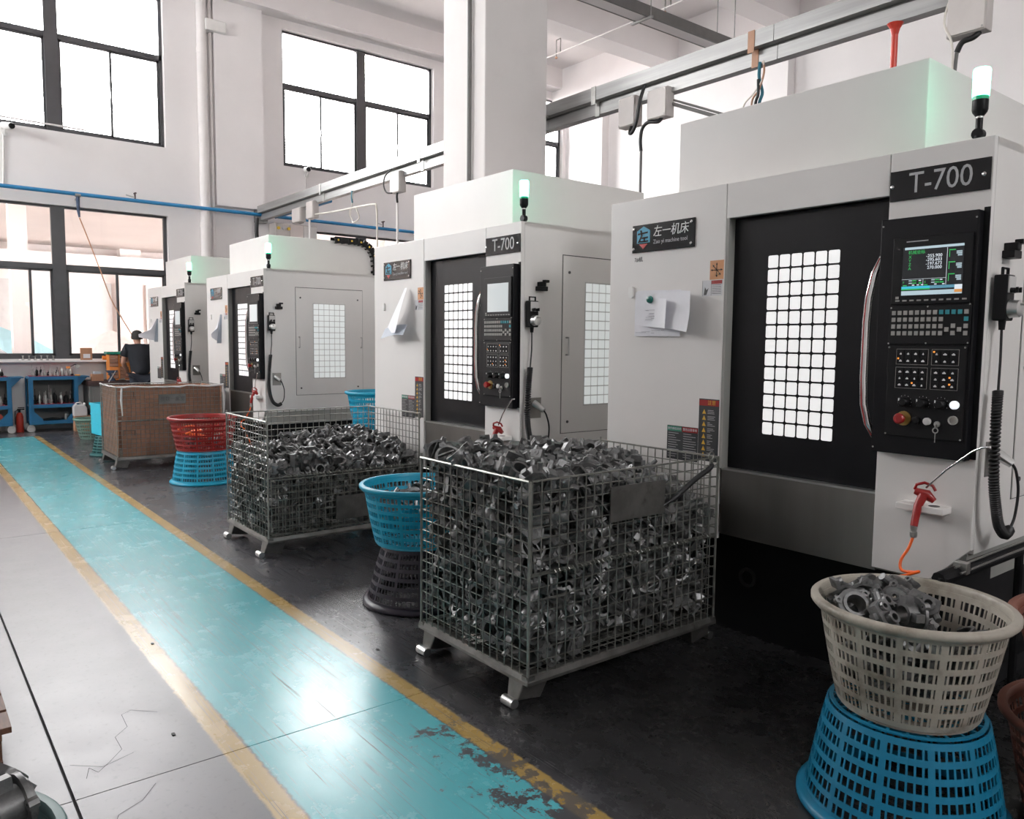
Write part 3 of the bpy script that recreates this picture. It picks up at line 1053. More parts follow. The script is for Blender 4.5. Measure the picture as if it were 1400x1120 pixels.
# hand pendants with coiled cords, one per machine
pd = thing('hand_pendant', 'black hand-wheel pendant on the nearest machine, seen edge-on', 'pendant', (MX[0], YF, 0), group='hand-wheel pendants hanging on the machine sides')
b = MB().box(-.062, -.012, -.105, -.030, 1.60, 1.775).build('body', M['black'], pd, bevel=.006)
MB().tube([(-.037, -.095, 1.77), (-.037, -.095, 1.80), (-.037, -.045, 1.80), (-.037, -.045, 1.77)], .006, 8).build('hanger', M['black'], pd)
MB().box(-.066, -.062, -.1, -.035, 1.705, 1.768).build('face_plate', M['ash'], b)
for y in (-.085, -.052):
    MB().lathe([(.009, -.018), (.010, 0)], (-.066, y, 1.715), 12, 'x').box(-.092, -.084, y - .003, y + .003, 1.706, 1.726).build('switch_knob', M['black'], b)
w = MB().lathe([(.026, -.038), (.033, -.034), (.034, -.006), (.036, 0)], (-.062, -.068, 1.645), 20, 'x').build('hand_wheel', M['alu'], b, smooth=True)
MB().lathe([(.005, -.03), (.005, 0)], (-.100, -.060, 1.662), 8, 'x').build('crank_pin', M['steel'], b)
MB().lathe([(.011, 1.565), (.014, 1.60)], (-.037, -.068, 0), 10).build('cord_grip', M['black'], pd)
base = [(-.037, -.068, 1.57), (-.04, -.066, 1.45), (-.045, -.05, 1.32)]
MB().tube(base, .005, 8).build('cord', M['cable_black'], pd)
spine = [Vector(p) for p in ((-.045, -.05, 1.33), (-.05, -.035, 1.2), (-.06, -.02, 1.0), (-.07, -.03, .88), (-.075, -.06, .80), (-.08, -.11, .765), (-.08, -.15, .78))]


def catmull(P, n):
    out = []
    for i in range(len(P) - 1):
        a, b, c, d = P[max(i - 1, 0)], P[i], P[i + 1], P[min(i + 2, len(P) - 1)]
        for k in range(n):
            t = k / n
            out.append(.5 * ((2 * b) + (c - a) * t + (2 * a - 5 * b + 4 * c - d) * t * t + (3 * b - a - 3 * c + d) * t ** 3))
    out.append(P[-1])
    return out


sp = catmull(spine, 80)
turns = 78
coil = []
for i in range(0, len(sp)):
    pass
N = turns * 7
for i in range(N + 1):
    t = i / N * (len(sp) - 1)
    j = min(int(t), len(sp) - 2)
    p = sp[j].lerp(sp[j + 1], t - j)
    tg = (sp[j + 1] - sp[j]).normalized()
    s = tg.cross(Vector((1, 0, 0))).normalized()
    q = tg.cross(s)
    a = 2 * pi * i / 7
    coil.append(p + s * (.015 * cos(a)) + q * (.015 * sin(a)))
MB().tube(coil, .0062, 5).build('coiled_cord', M['cable_black'], pd, smooth=80)
MB().tube(catmull([Vector(p) for p in ((-.08, -.15, .78), (-.085, -.18, .83), (-.09, -.185, .93), (-.085, -.165, 1.01), (-.075, -.15, 1.04))], 8), .0055, 8).build('lead', M['cable_black'], pd, smooth=80)
for k, lb in enumerate(('black hand-wheel pendant hanging beside the hatch of the second machine', 'black hand-wheel pendant on the side of the third machine',
                        'black hand-wheel pendant on the side of the farthest machine')):
    dup(pd, (MX[k + 1], YF, 0), label=lb)

# air blow guns hung on the little shelves
ag = thing('air_gun', 'red air blow gun with orange hose hanging on the nearest machine above the white basket', 'air gun', (MX[0], YF, 0), group='red air guns hung on the machine fronts')
gx, gy, gz = .172, .055, .90
bd = MB()
bd.tube([(gx + .002, gy + .05, .78), (gx + .0, gy + .03, .86), (gx - .012, gy + .012, .905)], [.014, .016, .019], 10)
bd.tube([(gx + .02, gy + .02, .918), (gx - .02, gy, .905), (gx - .045, gy - .01, .882)], [.013, .022, .012], 10)
bd = bd.build('gun_body', M['red'], ag, smooth=60)
MB().tube([(gx + .02, gy + .02, .925), (gx + .012, gy + .025, .945), (gx - .015, gy + .015, .955), (gx - .04, gy, .945), (gx - .05, gy - .005, .925)], .006, 8).build('trigger', M['red'], bd, smooth=60)
MB().tube([(gx - .018, gy + .005, .935), (gx - .10, gy + .03, 1.02), (gx - .20, gy + .05, 1.105), (gx - .235, gy + .06, 1.125), (gx - .265, gy + .065, 1.13)], .0045, 8).build('nozzle', M['chrome'], ag, smooth=60)
MB().lathe([(.012, .735), (.014, .742), (.014, .756), (.011, .758), (.011, .765), (.013, .768), (.013, .785)], (gx + .002, gy + .05, 0), 12).build('coupling', M['steel'], ag)
hz = catmull([Vector(p) for p in ((gx + .002, gy + .05, .74), (gx + .012, gy + .065, .69), (gx + .03, gy + .085, .64), (gx + .018, gy + .10, .605), (gx - .03, gy + .11, .61), (gx - .055, gy + .115, .618),
                                   (gx - .02, gy + .13, .60), (gx + .03, gy + .15, .57), (gx - .03, gy + .18, .53), (gx - .09, gy + .16, .50), (gx - .02, gy + .12, .47), (gx + .05, gy + .1, .44), (gx + .02, gy + .05, .30), (gx + .05, gy + .02, .05), (gx + .1, gy - .02, .008))], 8)
MB().tube(hz, .0062, 8).build('hose', M['orange'], ag, smooth=80)
for k, lb in enumerate(('red air blow gun on the second machine, above the heaped near cage', 'red air blow gun on the third machine, behind the half-open cage',
                        'red air blow gun on the farthest machine, above the cardboard-lined cage')):
    dup(ag, (MX[k + 1], YF, 0), label=lb)


# papers on the machine fronts
def sheet(pts_fn, nu, nv, th=.0006):
    m = MB()
    vs = [pts_fn(i / nu, j / nv) for j in range(nv + 1) for i in range(nu + 1)]
    fs = [(j * (nu + 1) + i, j * (nu + 1) + i + 1, (j + 1) * (nu + 1) + i + 1, (j + 1) * (nu + 1) + i) for j in range(nv) for i in range(nu)]
    m.add(vs, fs)
    n = len(vs)
    m.add([(x, y - th, z) for x, y, z in vs], [f[::-1] for f in fs])
    rim = [i for i in range(nu)] + [j * (nu + 1) + nu for j in range(nv)] + [nv * (nu + 1) + i for i in range(nu, 0, -1)] + [j * (nu + 1) for j in range(nv, 0, -1)]
    for a, b in zip(rim, rim[1:] + rim[:1]):
        m.f.append([a, b, b + n, a + n])
        m.mi.append(0)
    return m


X1 = MX[0]
pa = sheet(lambda u, v: (X1 + 1.805 - .335 * u, YF + .006 + .012 * u, 1.785 - .245 * v), 8, 6).build('paper_sheet', M['paper'], smooth=True)
tag(pa, 'large white drawing sheet pinned lowest on the nearest machine', 'paper')
pb = sheet(lambda u, v: (X1 + 1.775 - .41 * u, YF + .022 + .05 * u * u + .05 * max(0, v - .55) * u, 1.79 - (.19 + .02 * u) * v - .02 * u * u), 14, 8).build('paper_sheet', M['paper'], smooth=True)
tag(pb, 'curling white sheet bent outward under the green magnet', 'paper')
pc = sheet(lambda u, v: (X1 + 1.712 - .19 * u, YF + .028 + .045 * u * u + .006 * v, 1.748 - .155 * v - .012 * u), 8, 6).build('paper_sheet', M['paper'], smooth=True)
tag(pc, 'small sketched sheet on top, under the green magnet', 'paper')
random.seed(11)
for par, (xa, xb, za, zb, yy) in ((pa, (1.79, 1.49, 1.64, 1.555, .0185)), (pc, (1.70, 1.60, 1.68, 1.615, .040))):
    q = MB()
    for k in range(9):
        z = random.uniform(zb, za)
        x = random.uniform(xb + .05, xa)
        q.box(X1 + x, X1 + x - random.uniform(.02, .08), YF + yy, YF + yy + .0006, z, z + .0022)
    q.build('pencil_lines', M['print'], par)
mg = MB().lathe([(.019, 0), (.021, .006), (.017, .016), (.006, .020)], (X1 + 1.668, YF + .032, 1.738), 18, 'y').build('magnet', M['magnet'], smooth=True)
tag(mg, 'round dark green magnet holding the papers on the nearest machine', 'magnet')
X2 = MX[1]
pz = sheet(lambda u, v: (X2 + 1.42 + .32 * v * (1 - .25 * u) * (.35 + .65 * v) + .03 - .26 * u * (.12 + .88 * v), YF + .03 + .10 * u * v + .03 * sin(3 * v), 1.925 - .36 * v), 8, 10).build('paper_sheet', M['paper'], smooth=True)
tag(pz, 'white sheet hung from one corner on the second machine front', 'paper')
pz2 = sheet(lambda u, v: (X2 + 1.74 - .36 * u - .05 * v, YF + .05 + .07 * v, 1.60 - .085 * v + .02 * u + .02 * sin(2.5 * u)), 8, 4).build('paper_sheet', M['paper_grey'], smooth=True)
tag(pz2, 'grey folded lower sheet of the papers on the second machine', 'paper')
for k, lb, out in ((2, 'white sheet curling off the third machine front', .11), (3, 'white sheet sticking out beside the person on the farthest machine', .27)):
    xm = MX[k]
    o = sheet(lambda u, v: (xm + 1.50 - .05 * u + .03 * sin(3 * v), YF + .012 + out * u * (.35 + .65 * min(1, v * 1.6)), 1.80 - .34 * v - .16 * u * (1 - v) + .06 * u * v), 8, 8).build('paper_sheet', M['paper'], smooth=True)
    tag(o, lb, 'paper')
    o = sheet(lambda u, v: (xm + 1.40 + .04 * v, YF + .01 + .055 * u * (.4 + .6 * v), 1.81 - .36 * v), 6, 6).build('paper_sheet', M['paper_grey'], smooth=True)
    tag(o, lb.replace('white sheet', 'narrow blue-grey sheet'), 'paper')

# ------------------------------------------------------------------ wire mesh pallet cages (local: x 0..CW, y -CL..0, origin on the floor)
CW, CL, CZ0, CZ1 = .82, 1.20, .14, .945
WR = .0030


def lattice(m, put, u0, u1, z0, z1, nu, nz, r=WR, rim=.0048):
    for i in range(nu + 1):
        u = u0 + (u1 - u0) * i / nu
        m.rod(put(u, z0, r), put(u, z1, r), r, 5)
    for j in range(nz + 1):
        z = z0 + (z1 - z0) * j / nz
        rr = rim if j in (0, nz) else r
        m.rod(put(u0, z, -r * .6), put(u1, z, -r * .6), rr, 5)


def make_cage(label, loc, gate):
    t = thing('mesh_cage', label, 'wire cage', loc, group='wire mesh pallet cages along the walkway')
    fy = lambda u, z, o: (u, 0 + o, z)
    by = lambda u, z, o: (u, -CL - o, z)
    nx = lambda u, z, o: (0 - o, u, z)
    fx = lambda u, z, o: (CW + o, u, z)
    zm = .555
    for nm, put, L, n in (('front_mesh', fy, CW, 16), ('back_mesh', by, CW, 16)):
        m = MB()
        lattice(m, put, 0, L, CZ0, CZ1, n, 16)
        m.tube([put(0, CZ1, .004), put(L, CZ1, .004)], .0055, 6)
        m.build(nm, M['wire'], t)
    m = MB()
    lattice(m, fx, -CL, 0, CZ0, CZ1, 24, 16)
    m.build('far_side_mesh', M['wire'], t)
    m = MB()
    lattice(m, nx, -CL, 0, CZ0, zm, 24, 8)
    m.build('near_side_mesh', M['wire'], t)
    # drop gate: upper half of the near side
    m = MB()
    if gate == 'closed':
        lattice(m, nx, -CL + .01, -.01, zm + .008, CZ1, 24, 8)
    else:
        out = lambda u, z, o: (-.030 - o, u, z)
        lattice(m, out, -CL + .01, -.01, CZ0 + .03, zm - .012, 24, 8)
    g = m.build('drop_gate', M['wire'], t)
    # coil hinge along the middle
    hx = MB()
    N = 42 * 6
    pts = []
    for i in range(N + 1):
        y = -.12 - (CL - .16) * i / N
        a = 2 * pi * i / 6
        pts.append((-.004 + .011 * cos(a), y, zm + .003 + .011 * sin(a)))
    hx.tube(pts, .0028, 4)
    hx.build('coil_hinge', M['wire'], t)
    for y in (0, -CL):
        for x in (0, CW):
            MB().rod((x, y, CZ0 - .02), (x, y, CZ1 + (.02 if x else 0)), .0065, 7).build('corner_post', M['wire'], t)
    # handles on the near side
    for z in (.86, .42):
        if z > .6 and gate != 'closed':
            continue
        MB().tube([(-.008, -.065, z - .03), (-.012, -.065, z + .035), (-.012, -.185, z + .03), (-.008, -.185, z - .035)], .0042, 6).build('gate_handle', M['rail'], t)
    # pressed base frame and slat floor
    m = MB()
    m.prism([(-.012, .105), (-.012, .118), (-.004, .140), (.03, .140), (.03, .105)], 'y', -CL - .01, .01)
    m.prism([(CW + .012, .105), (CW + .012, .118), (CW + .004, .140), (CW - .03, .140), (CW - .03, .105)], 'y', -CL - .01, .01)
    m.prism([(.012, .105), (.012, .118), (.004, .140), (-.03, .140), (-.03, .105)], 'x', -.01, CW + .01)
    m.prism([(-CL - .012, .105), (-CL - .012, .118), (-CL - .004, .140), (-CL + .03, .140), (-CL + .03, .105)], 'x', -.01, CW + .01)
    for k in range(3):
        x = .2 + k * .21
        m.box(x - .03, x + .03, -CL, 0, .112, .128)
    m.build('base_frame', M['rail'], t)
    fl_ = MB()
    lattice(fl_, lambda u, z, o: (u, -z, .134 + o), .02, CW - .02, .02, CL - .02, 16, 24)
    fl_.build('floor_mesh', M['wire'], t)
    for x in (.075, CW - .075):
        for y, s in ((-.0, 1), (-CL, -1)):
            yy = lambda d: y - s * d
            lg = MB()
            lg.add([(x - .052, yy(.0), .108), (x + .052, yy(.0), .108), (x + .052, yy(.14), .108), (x - .052, yy(.14), .108),
                    (x - .034, yy(-.022), .030), (x + .034, yy(-.022), .030), (x + .034, yy(.105), .012), (x - .034, yy(.105), .012)],
                   [(0, 1, 2, 3), (7, 6, 5, 4), (0, 4, 5, 1), (1, 5, 6, 2), (2, 6, 7, 3), (3, 7, 4, 0)])
            lo = lg.build('leg', M['rail'], t, bevel=.006)
            MB().rod((x - .036, yy(-.036), .021), (x + .036, yy(-.036), .021), .021, 12).build('rolled_foot', M['alu'], lo, smooth=60)
    return t


cage1 = make_cage('nearest wire cage, heaped with grey castings up to its rim', (2.39, -1.98, 0), 'closed')
pl_ = MB().box(-.016, -.012, -.795, -.442, .722, .878).build('blank_plate', M['rail'], cage1)
bg_ = MB().tube(catmull([Vector(p) for p in ((-.008, -1.14, .925), (-.03, -1.10, .905), (-.03, -.98, .855), (-.025, -.86, .79), (-.012, -.79, .755))], 6), [.004] * 4 + [.013] * 16 + [.006] * 5, 8)
tag(bg_.build('gate_strap', M['cable_black'], cage1, smooth=80), 'dark twisted strap closing the gate')
for p in ((-.02, -1.15, .93), (-.03, -1.08, .90), (-.02, -1.12, .96)):
    q = MB().lathe([(.017, -.003), (.022, -.003), (.022, .003), (.017, .003)], p, 12, 'x', closed=True)
    q.build('wire_hook', M['wire'], cage1)
cage2 = make_cage('half-open wire cage of castings, its drop gate folded down', (5.19, -1.98, 0), 'open')
MB().box(-.04, -.036, -.80, -.485, .215, .385).build('blank_plate', M['rail'], cage2)
q = MB().lathe([(.02, -.003), (.026, -.003), (.026, .003), (.02, .003)], (.01, -CL - .01, .93), 14, 'y', closed=True)
q.build('wire_hook', M['wire'], cage2)
cage3 = make_cage('cardboard-lined wire cage beyond the half-open one, lettered tag on its side', (9.75, -1.98, 0), 'closed')
# cardboard lining and wrap of the third cage
lin = MB().box(.012, .018, -CL + .03, -.05, .15, .55).box(.012, .018, -CL + .03, -.05, .56, .93).box(.02, CW - .02, -.02, -.016, .15, .93)
lin.box(CW - .018, CW - .012, -CL + .03, -.03, .15, .93).box(.02, CW - .02, -CL + .016, -CL + .02, .15, .93)
tag(lin.build('cardboard_lining', M['card_dark'], cage3), 'brown cardboard lining')
wm = MB()
random.seed(21)
pts = [(-.012 + random.uniform(-.006, .008), -CL * k / 14, .945 + random.uniform(-.012, .012)) for k in range(15)]
wm.tube(pts, [random.uniform(.006, .014) for _ in pts], 6)
pts = [(CW * k / 8, .006, .948 + random.uniform(-.008, .008)) for k in range(9)]
wm.tube(pts, [random.uniform(.005, .010) for _ in pts], 6)
wm.tube([(-.01, -CL + .01, .95), (-.015, -CL - .005, .8), (-.008, -CL + .004, .55)], [.012, .02, .008], 6)
wm.tube([(-.01, -.06, .94), (-.014, -.05, .8), (-.01, -.06, .62)], [.01, .013, .006], 6)
tag(wm.build('plastic_wrap', M['pipe_white'], cage3, smooth=80), 'whitish film bunched along the rim')
tg = MB().box(-.014, -.011, -.755, -.455, .738, .852).build('name_tag', M['rail'], cage3)
text_mb('模数一批室', .058, -.0145, .795, -.605, facing='-x', depth=.0004, squeeze=.95).build('handwriting', M['letter_dark'], tg)

# ------------------------------------------------------------------ castings
random.seed(4)


def casting_a():
    m = MB()
    m.lathe([(.026, -.03), (.036, -.03), (.036, .012), (.054, .012), (.054, .022), (.040, .024), (.040, .030), (.030, .030), (.026, .02)], n=16, closed=True)
    for a in (20, 140, 260):
        x, y = .052 * cos(radians(a)), .052 * sin(radians(a))
        m.lathe([(.0045, .008), (.012, .008), (.012, .026), (.0045, .026)], (x, y, 0), 8, closed=True)
    m.tube([(.03, 0, -.012), (.062, 0, -.016)], [.015, .013], 10)
    m.box(-.058, -.03, -.012, .012, -.025, .004)
    m.box(-.012, .012, .03, .056, -.028, .0)
    return m


def casting_b():
    m = MB()
    m.lathe([(.043, -.004), (.052, -.004), (.052, .006), (.044, .008), (.040, .022), (.028, .033), (.014, .037), (.014, .046), (.007, .046), (.007, .030), (.024, .026), (.036, .015)], n=16, closed=True)
    for s in (-1, 1):
        m.prism([(s * .046, -.016), (s * .066, -.010), (s * .066, .010), (s * .046, .016)], 'z', -.004, .006)
    for s in (-1, 1):
        m.lathe([(.005, -.006), (.011, -.006), (.011, .016), (.005, .016)], (s * .052, 0, 0), 8, closed=True)
        m.box(s * .02 - .003, s * .02 + .003, -.042, .042, .0, .03)
    m.tube([(0, -.03, .014), (0, -.066, .012)], [.013, .011], 8)
    return m


def casting_c():
    m = MB()
    arc = [(.046 * cos(radians(a)), .046 * sin(radians(a))) for a in range(-10, 191, 20)]
    inn = [(.035 * cos(radians(a)), .035 * sin(radians(a))) for a in range(190, -11, -20)]
    k = len(arc)
    P = arc + inn
    vs = [(x, -.026, z) for x, z in P] + [(x, .026, z) for x, z in P]
    n = len(P)
    fs = [(i, (i + 1) % n, (i + 1) % n + n, i + n) for i in range(n)]
    for i in range(k - 1):
        j = n - 1 - i
        fs += [(i, j, j - 1, i + 1), (i + n, i + 1 + n, j - 1 + n, j + n)]
    m.add(vs, fs)
    for s in (-1, 1):
        m.box(s * .034, s * .066, -.026, .026, -.018, -.006)
        m.lathe([(.005, -.02), (.012, -.02), (.012, .012), (.005, .012)], (s * .054, 0, 0), 8, closed=True)
    m.tube([(0, 0, .044), (.006, 0, .074)], [.016, .012], 10)
    m.box(-.02, .02, -.005, .005, .04, .058)
    return m


def casting_d():
    m = MB()
    m.prism([(-.044, -.026), (.036, -.030), (.044, .0), (.03, .032), (-.026, .034), (-.048, .01)], 'z', -.018, .014)
    m.lathe([(.011, -.022), (.019, -.022), (.019, .034), (.011, .034)], (-.018, .0, 0), 12, closed=True)
    m.lathe([(.008, -.022), (.014, -.022), (.014, .026), (.008, .026)], (.02, .004, 0), 10, closed=True)
    m.tube([(.03, -.01, -.004), (.068, -.018, .0)], [.012, .009], 8)
    m.tube([(-.04, .012, .0), (-.058, .03, .012)], [.010, .010], 8)
    m.box(-.01, .01, .028, .05, -.01, .006)
    return m


CAST_MB = [casting_a(), casting_b(), casting_c(), casting_d()]
CAST_ME = [mb.mesh('casting', M['cast'], smooth=35) for mb in CAST_MB]
n_single = [0]


def rnd_rot():
    return (random.uniform(0, 2 * pi), random.uniform(0, 2 * pi), random.uniform(0, 2 * pi))


def put_casting(p, s, label, group, kind=None):
    k = random.randrange(4) if kind is None else kind
    o = inst(CAST_ME[k], 'casting', p, rnd_rot(), s)
    tag(o, label, 'casting', group)
    n_single[0] += 1


def stuff_castings(name, spots, s, label):
    """the castings past the individual ones, joined"""
    m = MB()
    from mathutils import Euler
    for p in spots:
        R = Matrix.Translation(p) @ Euler(rnd_rot()).to_matrix().to_4x4() @ Matrix.Scale(s * random.uniform(.92, 1.08), 4)
        m.join(CAST_MB[random.randrange(4)], R)
    o = m.build(name, M['cast'], smooth=35)
    tag(o, label, 'castings', kind='stuff')


def heap(cx0, cx1, cy0, cy1, z0, hfun, step, layers):
    """jittered lattice under a height field; returns (surface spots, others down to `layers` deep)"""
    top, rest = [], []
    nx = int((cx1 - cx0) / step)
    ny = int((cy1 - cy0) / step)
    for i in range(nx + 1):
        for j in range(ny + 1):
            x = cx0 + (cx1 - cx0) * i / nx
            y = cy0 + (cy1 - cy0) * j / ny
            h = hfun(x, y) + random.uniform(-.02, .02)
            z = h
            k = 0
            while z > z0:
                p = Vector((min(max(x + random.uniform(-.016, .016), cx0), cx1), min(max(y + random.uniform(-.016, .016), cy0), cy1), z))
                edge = min(x - cx0, cx1 - x, y - cy0, cy1 - y) < step * .9
                near_x, near_y = (x - cx0) < step * .5, (cy1 - y) < step * .5
                if k == 0 or near_x or near_y:
                    top.append((p, k == 0, near_x, near_y))
                elif k <= layers or (x - cx0) < step * 1.6 or (cy1 - y) < step * 1.6 or edge:
                    rest.append(p)
                z -= step * .92
                k += 1
    return top, rest


# cage 1: heap highest toward the walkway and the far side
def h1(x, y):
    d = (-1.98 - y)
    u = (x - 2.39) / .82
    lo = .945 - .08 * d - .22 * max(0, d - .5) + .03 * sin(6 * u + 3 * d)
    hi = 1.0 - .05 * d - .12 * max(0, d - .8)
    w = min(1, max(0, u * 1.5 - .05))
    return lo * (1 - w) + hi * w - .03


top, rest = heap(2.39 + .058, 2.39 + CW - .058, -1.98 - CL + .06, -1.98 - .058, .19, h1, .079, 2)
extra = []
L1 = ['grey cast metal housing lying on top of the heap in the nearest wire cage', 'grey cast metal housing behind the gate with the blank plate, nearest wire cage',
      'grey cast metal housing behind the end mesh facing the walkway, nearest wire cage']
G1 = ['castings on top of the nearest cage', 'castings behind the gate of the nearest cage', 'castings behind the end mesh of the nearest cage']
cnt = 0
for (p, surf, nxx, nyy) in sorted(top, key=lambda t: (not t[1], (t[0] - Vector((0, 0, 1.5))).length)):
    if cnt < 212:
        k1 = 0 if surf else 1 if nxx else 2
        put_casting(p, random.uniform(1.05, 1.22), L1[k1], G1[k1])
        cnt += 1
    else:
        extra.append(p)
stuff_castings('casting_fill', rest + extra, 1.0, 'grey castings deeper in the nearest wire cage')


def h2(x, y):
    u, d = (x - 5.19) / .82, -1.98 - y
    return .60 + .13 * u + .03 * sin(5 * d + 4 * u) + .04 * (d > .2) - .03


top, rest = heap(5.19 + .058, 5.19 + CW - .058, -1.98 - CL + .06, -1.98 - .058, .19, h2, .083, 1)
extra = []
cnt = 0
L2, G2 = 'grey cast metal housing on top of the heap in the half-open cage', 'castings topping the half-open wire cage'
for (p, surf, nxx, nyy) in sorted(top, key=lambda t: (not t[1], (t[0] - Vector((0, 0, 1.5))).length)):
    if surf and cnt < 40:
        put_casting(p, random.uniform(.98, 1.15), L2, G2)
        cnt += 1
    else:
        extra.append(p)
stuff_castings('casting_fill', rest + extra, 1.02, 'grey castings filling the half-open wire cage')


# ------------------------------------------------------------------ slotted plastic baskets
def basket(label, loc, mm, rt, rb, h, flip=False, tiers=6, ribs=12, slots=6, sx=1, sy=1, rz=0, group=None, rim=.022, lean=(0, 0), name='plastic_basket'):
    t = thing(name, label, 'basket', loc, rz, group)
    if flip:
        t.rotation_euler = (pi + lean[0], lean[1], rz)
        t.location = (loc[0], loc[1], loc[2] + h)
    else:
        t.rotation_euler = (lean[0], lean[1], rz)
    th = .004
    R = lambda z: rb + (rt - rb) * (z / h) ** .85
    m = MB()
    bh = h * .055
    zs = [0.02 + (h - .035 - .02) * k / tiers for k in range(tiers + 1)]
    n = ribs * 4
    for k, z in enumerate(zs):
        a, b = max(z - bh / 2, .0), z + bh / 2
        m.lathe([(R(a), a), (R(b), b), (R(b) - th, b), (R(a) - th, a)], n=n, sx=sx, sy=sy, closed=True)
    for k in range(tiers):
        a, b = zs[k] + bh / 2, zs[k + 1] - bh / 2
        for i in range(ribs * slots):
            big = i % slots == 0
            w = (.010 if big else .0032)
            ang = 2 * pi * i / (ribs * slots)
            c, s = cos(ang), sin(ang)
            vs = []
            for z in (a - .001, b + .001):
                r0, r1 = R(z) - .0005, R(z) - th + .0005
                for (r, ww) in ((r0, w), (r1, w)):
                    for sg in (-1, 1):
                        vs.append(((r * c - sg * ww * s) * sx, (r * s + sg * ww * c) * sy, z))
            m.add(vs, [(0, 1, 5, 4), (3, 2, 6, 7), (0, 4, 6, 2), (1, 3, 7, 5)])
    m.build('slotted_wall', mm, t)
    # bottom: rings and spokes
    b = MB()
    for r in (rb - .004, rb * .7, rb * .4, rb * .12):
        b.lathe([(r - .012, 0), (r, 0), (r, .006), (r - .012, .006)], n=ribs * 3, sx=sx, sy=sy, closed=True)
    for i in range(ribs * 2):
        a = pi * i / ribs
        c, s = cos(a), sin(a)
        q = [(.02, -.004), (rb - .006, -.004), (rb - .006, .004), (.02, .004)]
        b.add([((u * c - v * s) * sx, (u * s + v * c) * sy, z) for z in (.001, .005) for u, v in q], [(3, 2, 1, 0), (4, 5, 6, 7), (0, 1, 5, 4), (1, 2, 6, 5), (2, 3, 7, 6), (3, 0, 4, 7)])
    b.build('slotted_bottom', mm, t)
    r_ = MB()
    r0 = rt
    r_.lathe([(r0 - .006, h - .034), (r0 + rim * .55, h - .030), (r0 + rim, h - .018), (r0 + rim, h - .006), (r0 + rim * .7, h), (r0 - .002, h), (r0 - .008, h - .008)], n=48, sx=sx, sy=sy, closed=True)
    r_.build('rim', mm, t, smooth=50)
    return t


def fill(cx, cy, z0, r, n, hf, label, group, s=1.0, keep=None):
    k = 0
    tries = 0
    pts = []
    while k < n and tries < 4000:
        tries += 1
        a, rr = random.uniform(0, 2 * pi), r * math.sqrt(random.random())
        x, y = cx + rr * cos(a), cy + rr * sin(a)
        if keep and (x - keep[0]) ** 2 + (y - keep[1]) ** 2 > keep[2] ** 2:
            continue
        p = Vector((x, y, hf(x, y) + random.uniform(-.015, .015)))
        if any((p - q).length < .066 * s for q in pts):
            continue
        pts.append(p)
        put_casting(p, s * random.uniform(.95, 1.1), label, group)
        k += 1


BH = .345
SB = (1.135, -2.53)
basket('bright blue slotted basket turned upside down under the dirty white one', (*SB, 0), M['bk_blue'], .302, .235, BH, flip=True, ribs=12, rz=.2)
basket('dirty white slotted basket of castings on an upturned blue one', (*SB, BH), M['bk_white'], .280, .208, BH, ribs=14, rz=.1, sx=1.0, sy=1.0)
fill(SB[0] + .10, SB[1] + .06, 0, .15, 18, lambda x, y: BH + .27 + .06 * (x - SB[0]) + .05, 'grey casting in the dirty white basket', 'castings in the dirty white basket', keep=(*SB, .208))
fill(SB[0] - .08, SB[1] - .05, 0, .15, 12, lambda x, y: BH + .21, 'grey casting in the dirty white basket', 'castings in the dirty white basket', keep=(*SB, .208))
fill(SB[0], SB[1], 0, .155, 14, lambda x, y: BH + .12, 'grey casting in the dirty white basket', 'castings in the dirty white basket', keep=(*SB, .208))
S2 = (3.86, -2.36)
basket('dark purple slotted basket turned upside down under the blue one between the cages', (*S2, 0), M['bk_purple'], .30, .20, BH, flip=True, ribs=12)
basket('blue slotted basket standing on the upturned dark purple one', (*S2, BH), M['bk_cyan'], .315, .245, BH, ribs=12, rz=.15)
fill(S2[0] - .02, S2[1] - .02, 0, .22, 12, lambda x, y: BH + .25, 'grey casting in the blue basket between the cages', 'castings in the blue basket', keep=(*S2, .20))
S3 = (8.50, -2.56)
basket('cyan slotted basket turned upside down under the red one', (*S3, 0), M['bk_cyan'], .325, .265, BH, flip=True, ribs=12)
basket('dark red slotted basket on the upturned cyan one', (*S3, BH), M['bk_red'], .335, .27, BH, ribs=12)
hs_ = catmull([Vector((S3[0] - .28 + .09 * k, S3[1] + .23 * sin(k * 1.9) * .6 + .1, BH + .18 + .05 * cos(k * 1.3))) for k in range(8)], 6)
tag(MB().tube(hs_, .012, 8).build('coiled_hose', M['orange'], smooth=80), 'bright orange hose coiled inside the dark red basket', 'hose')
for k in range(5):
    put_casting(Vector((S3[0] - .1 + .06 * k, S3[1] + .12 * (-1) ** k, BH + .10)), 1, 'grey casting in the dark red basket', 'castings in the dark red basket')
# cyan stacks behind the half-open cage
S4 = (6.95, -3.78)
basket('cyan slotted basket at the bottom of the stack behind the half-open cage', (*S4, 0), M['bk_cyan'], .30, .24, BH, flip=True)
basket('middle cyan basket of the stack behind the half-open cage', (*S4, BH), M['bk_cyan'], .30, .24, BH - .03)
basket('topmost cyan basket of the stack behind the half-open cage', (*S4, 2 * BH - .03), M['bk_cyan'], .30, .235, BH)
S5 = (6.42, -3.56)
basket('upturned cyan basket under the filled one behind the half-open cage', (*S5, 0), M['bk_cyan'], .27, .22, .28, flip=True)
basket('cyan basket of castings low behind the half-open cage', (*S5, .28), M['bk_cyan'], .28, .22, .29)
fill(S5[0], S5[1], 0, .19, 6, lambda x, y: .53, 'grey casting in the low cyan basket behind the half-open cage', 'castings in the low cyan basket')
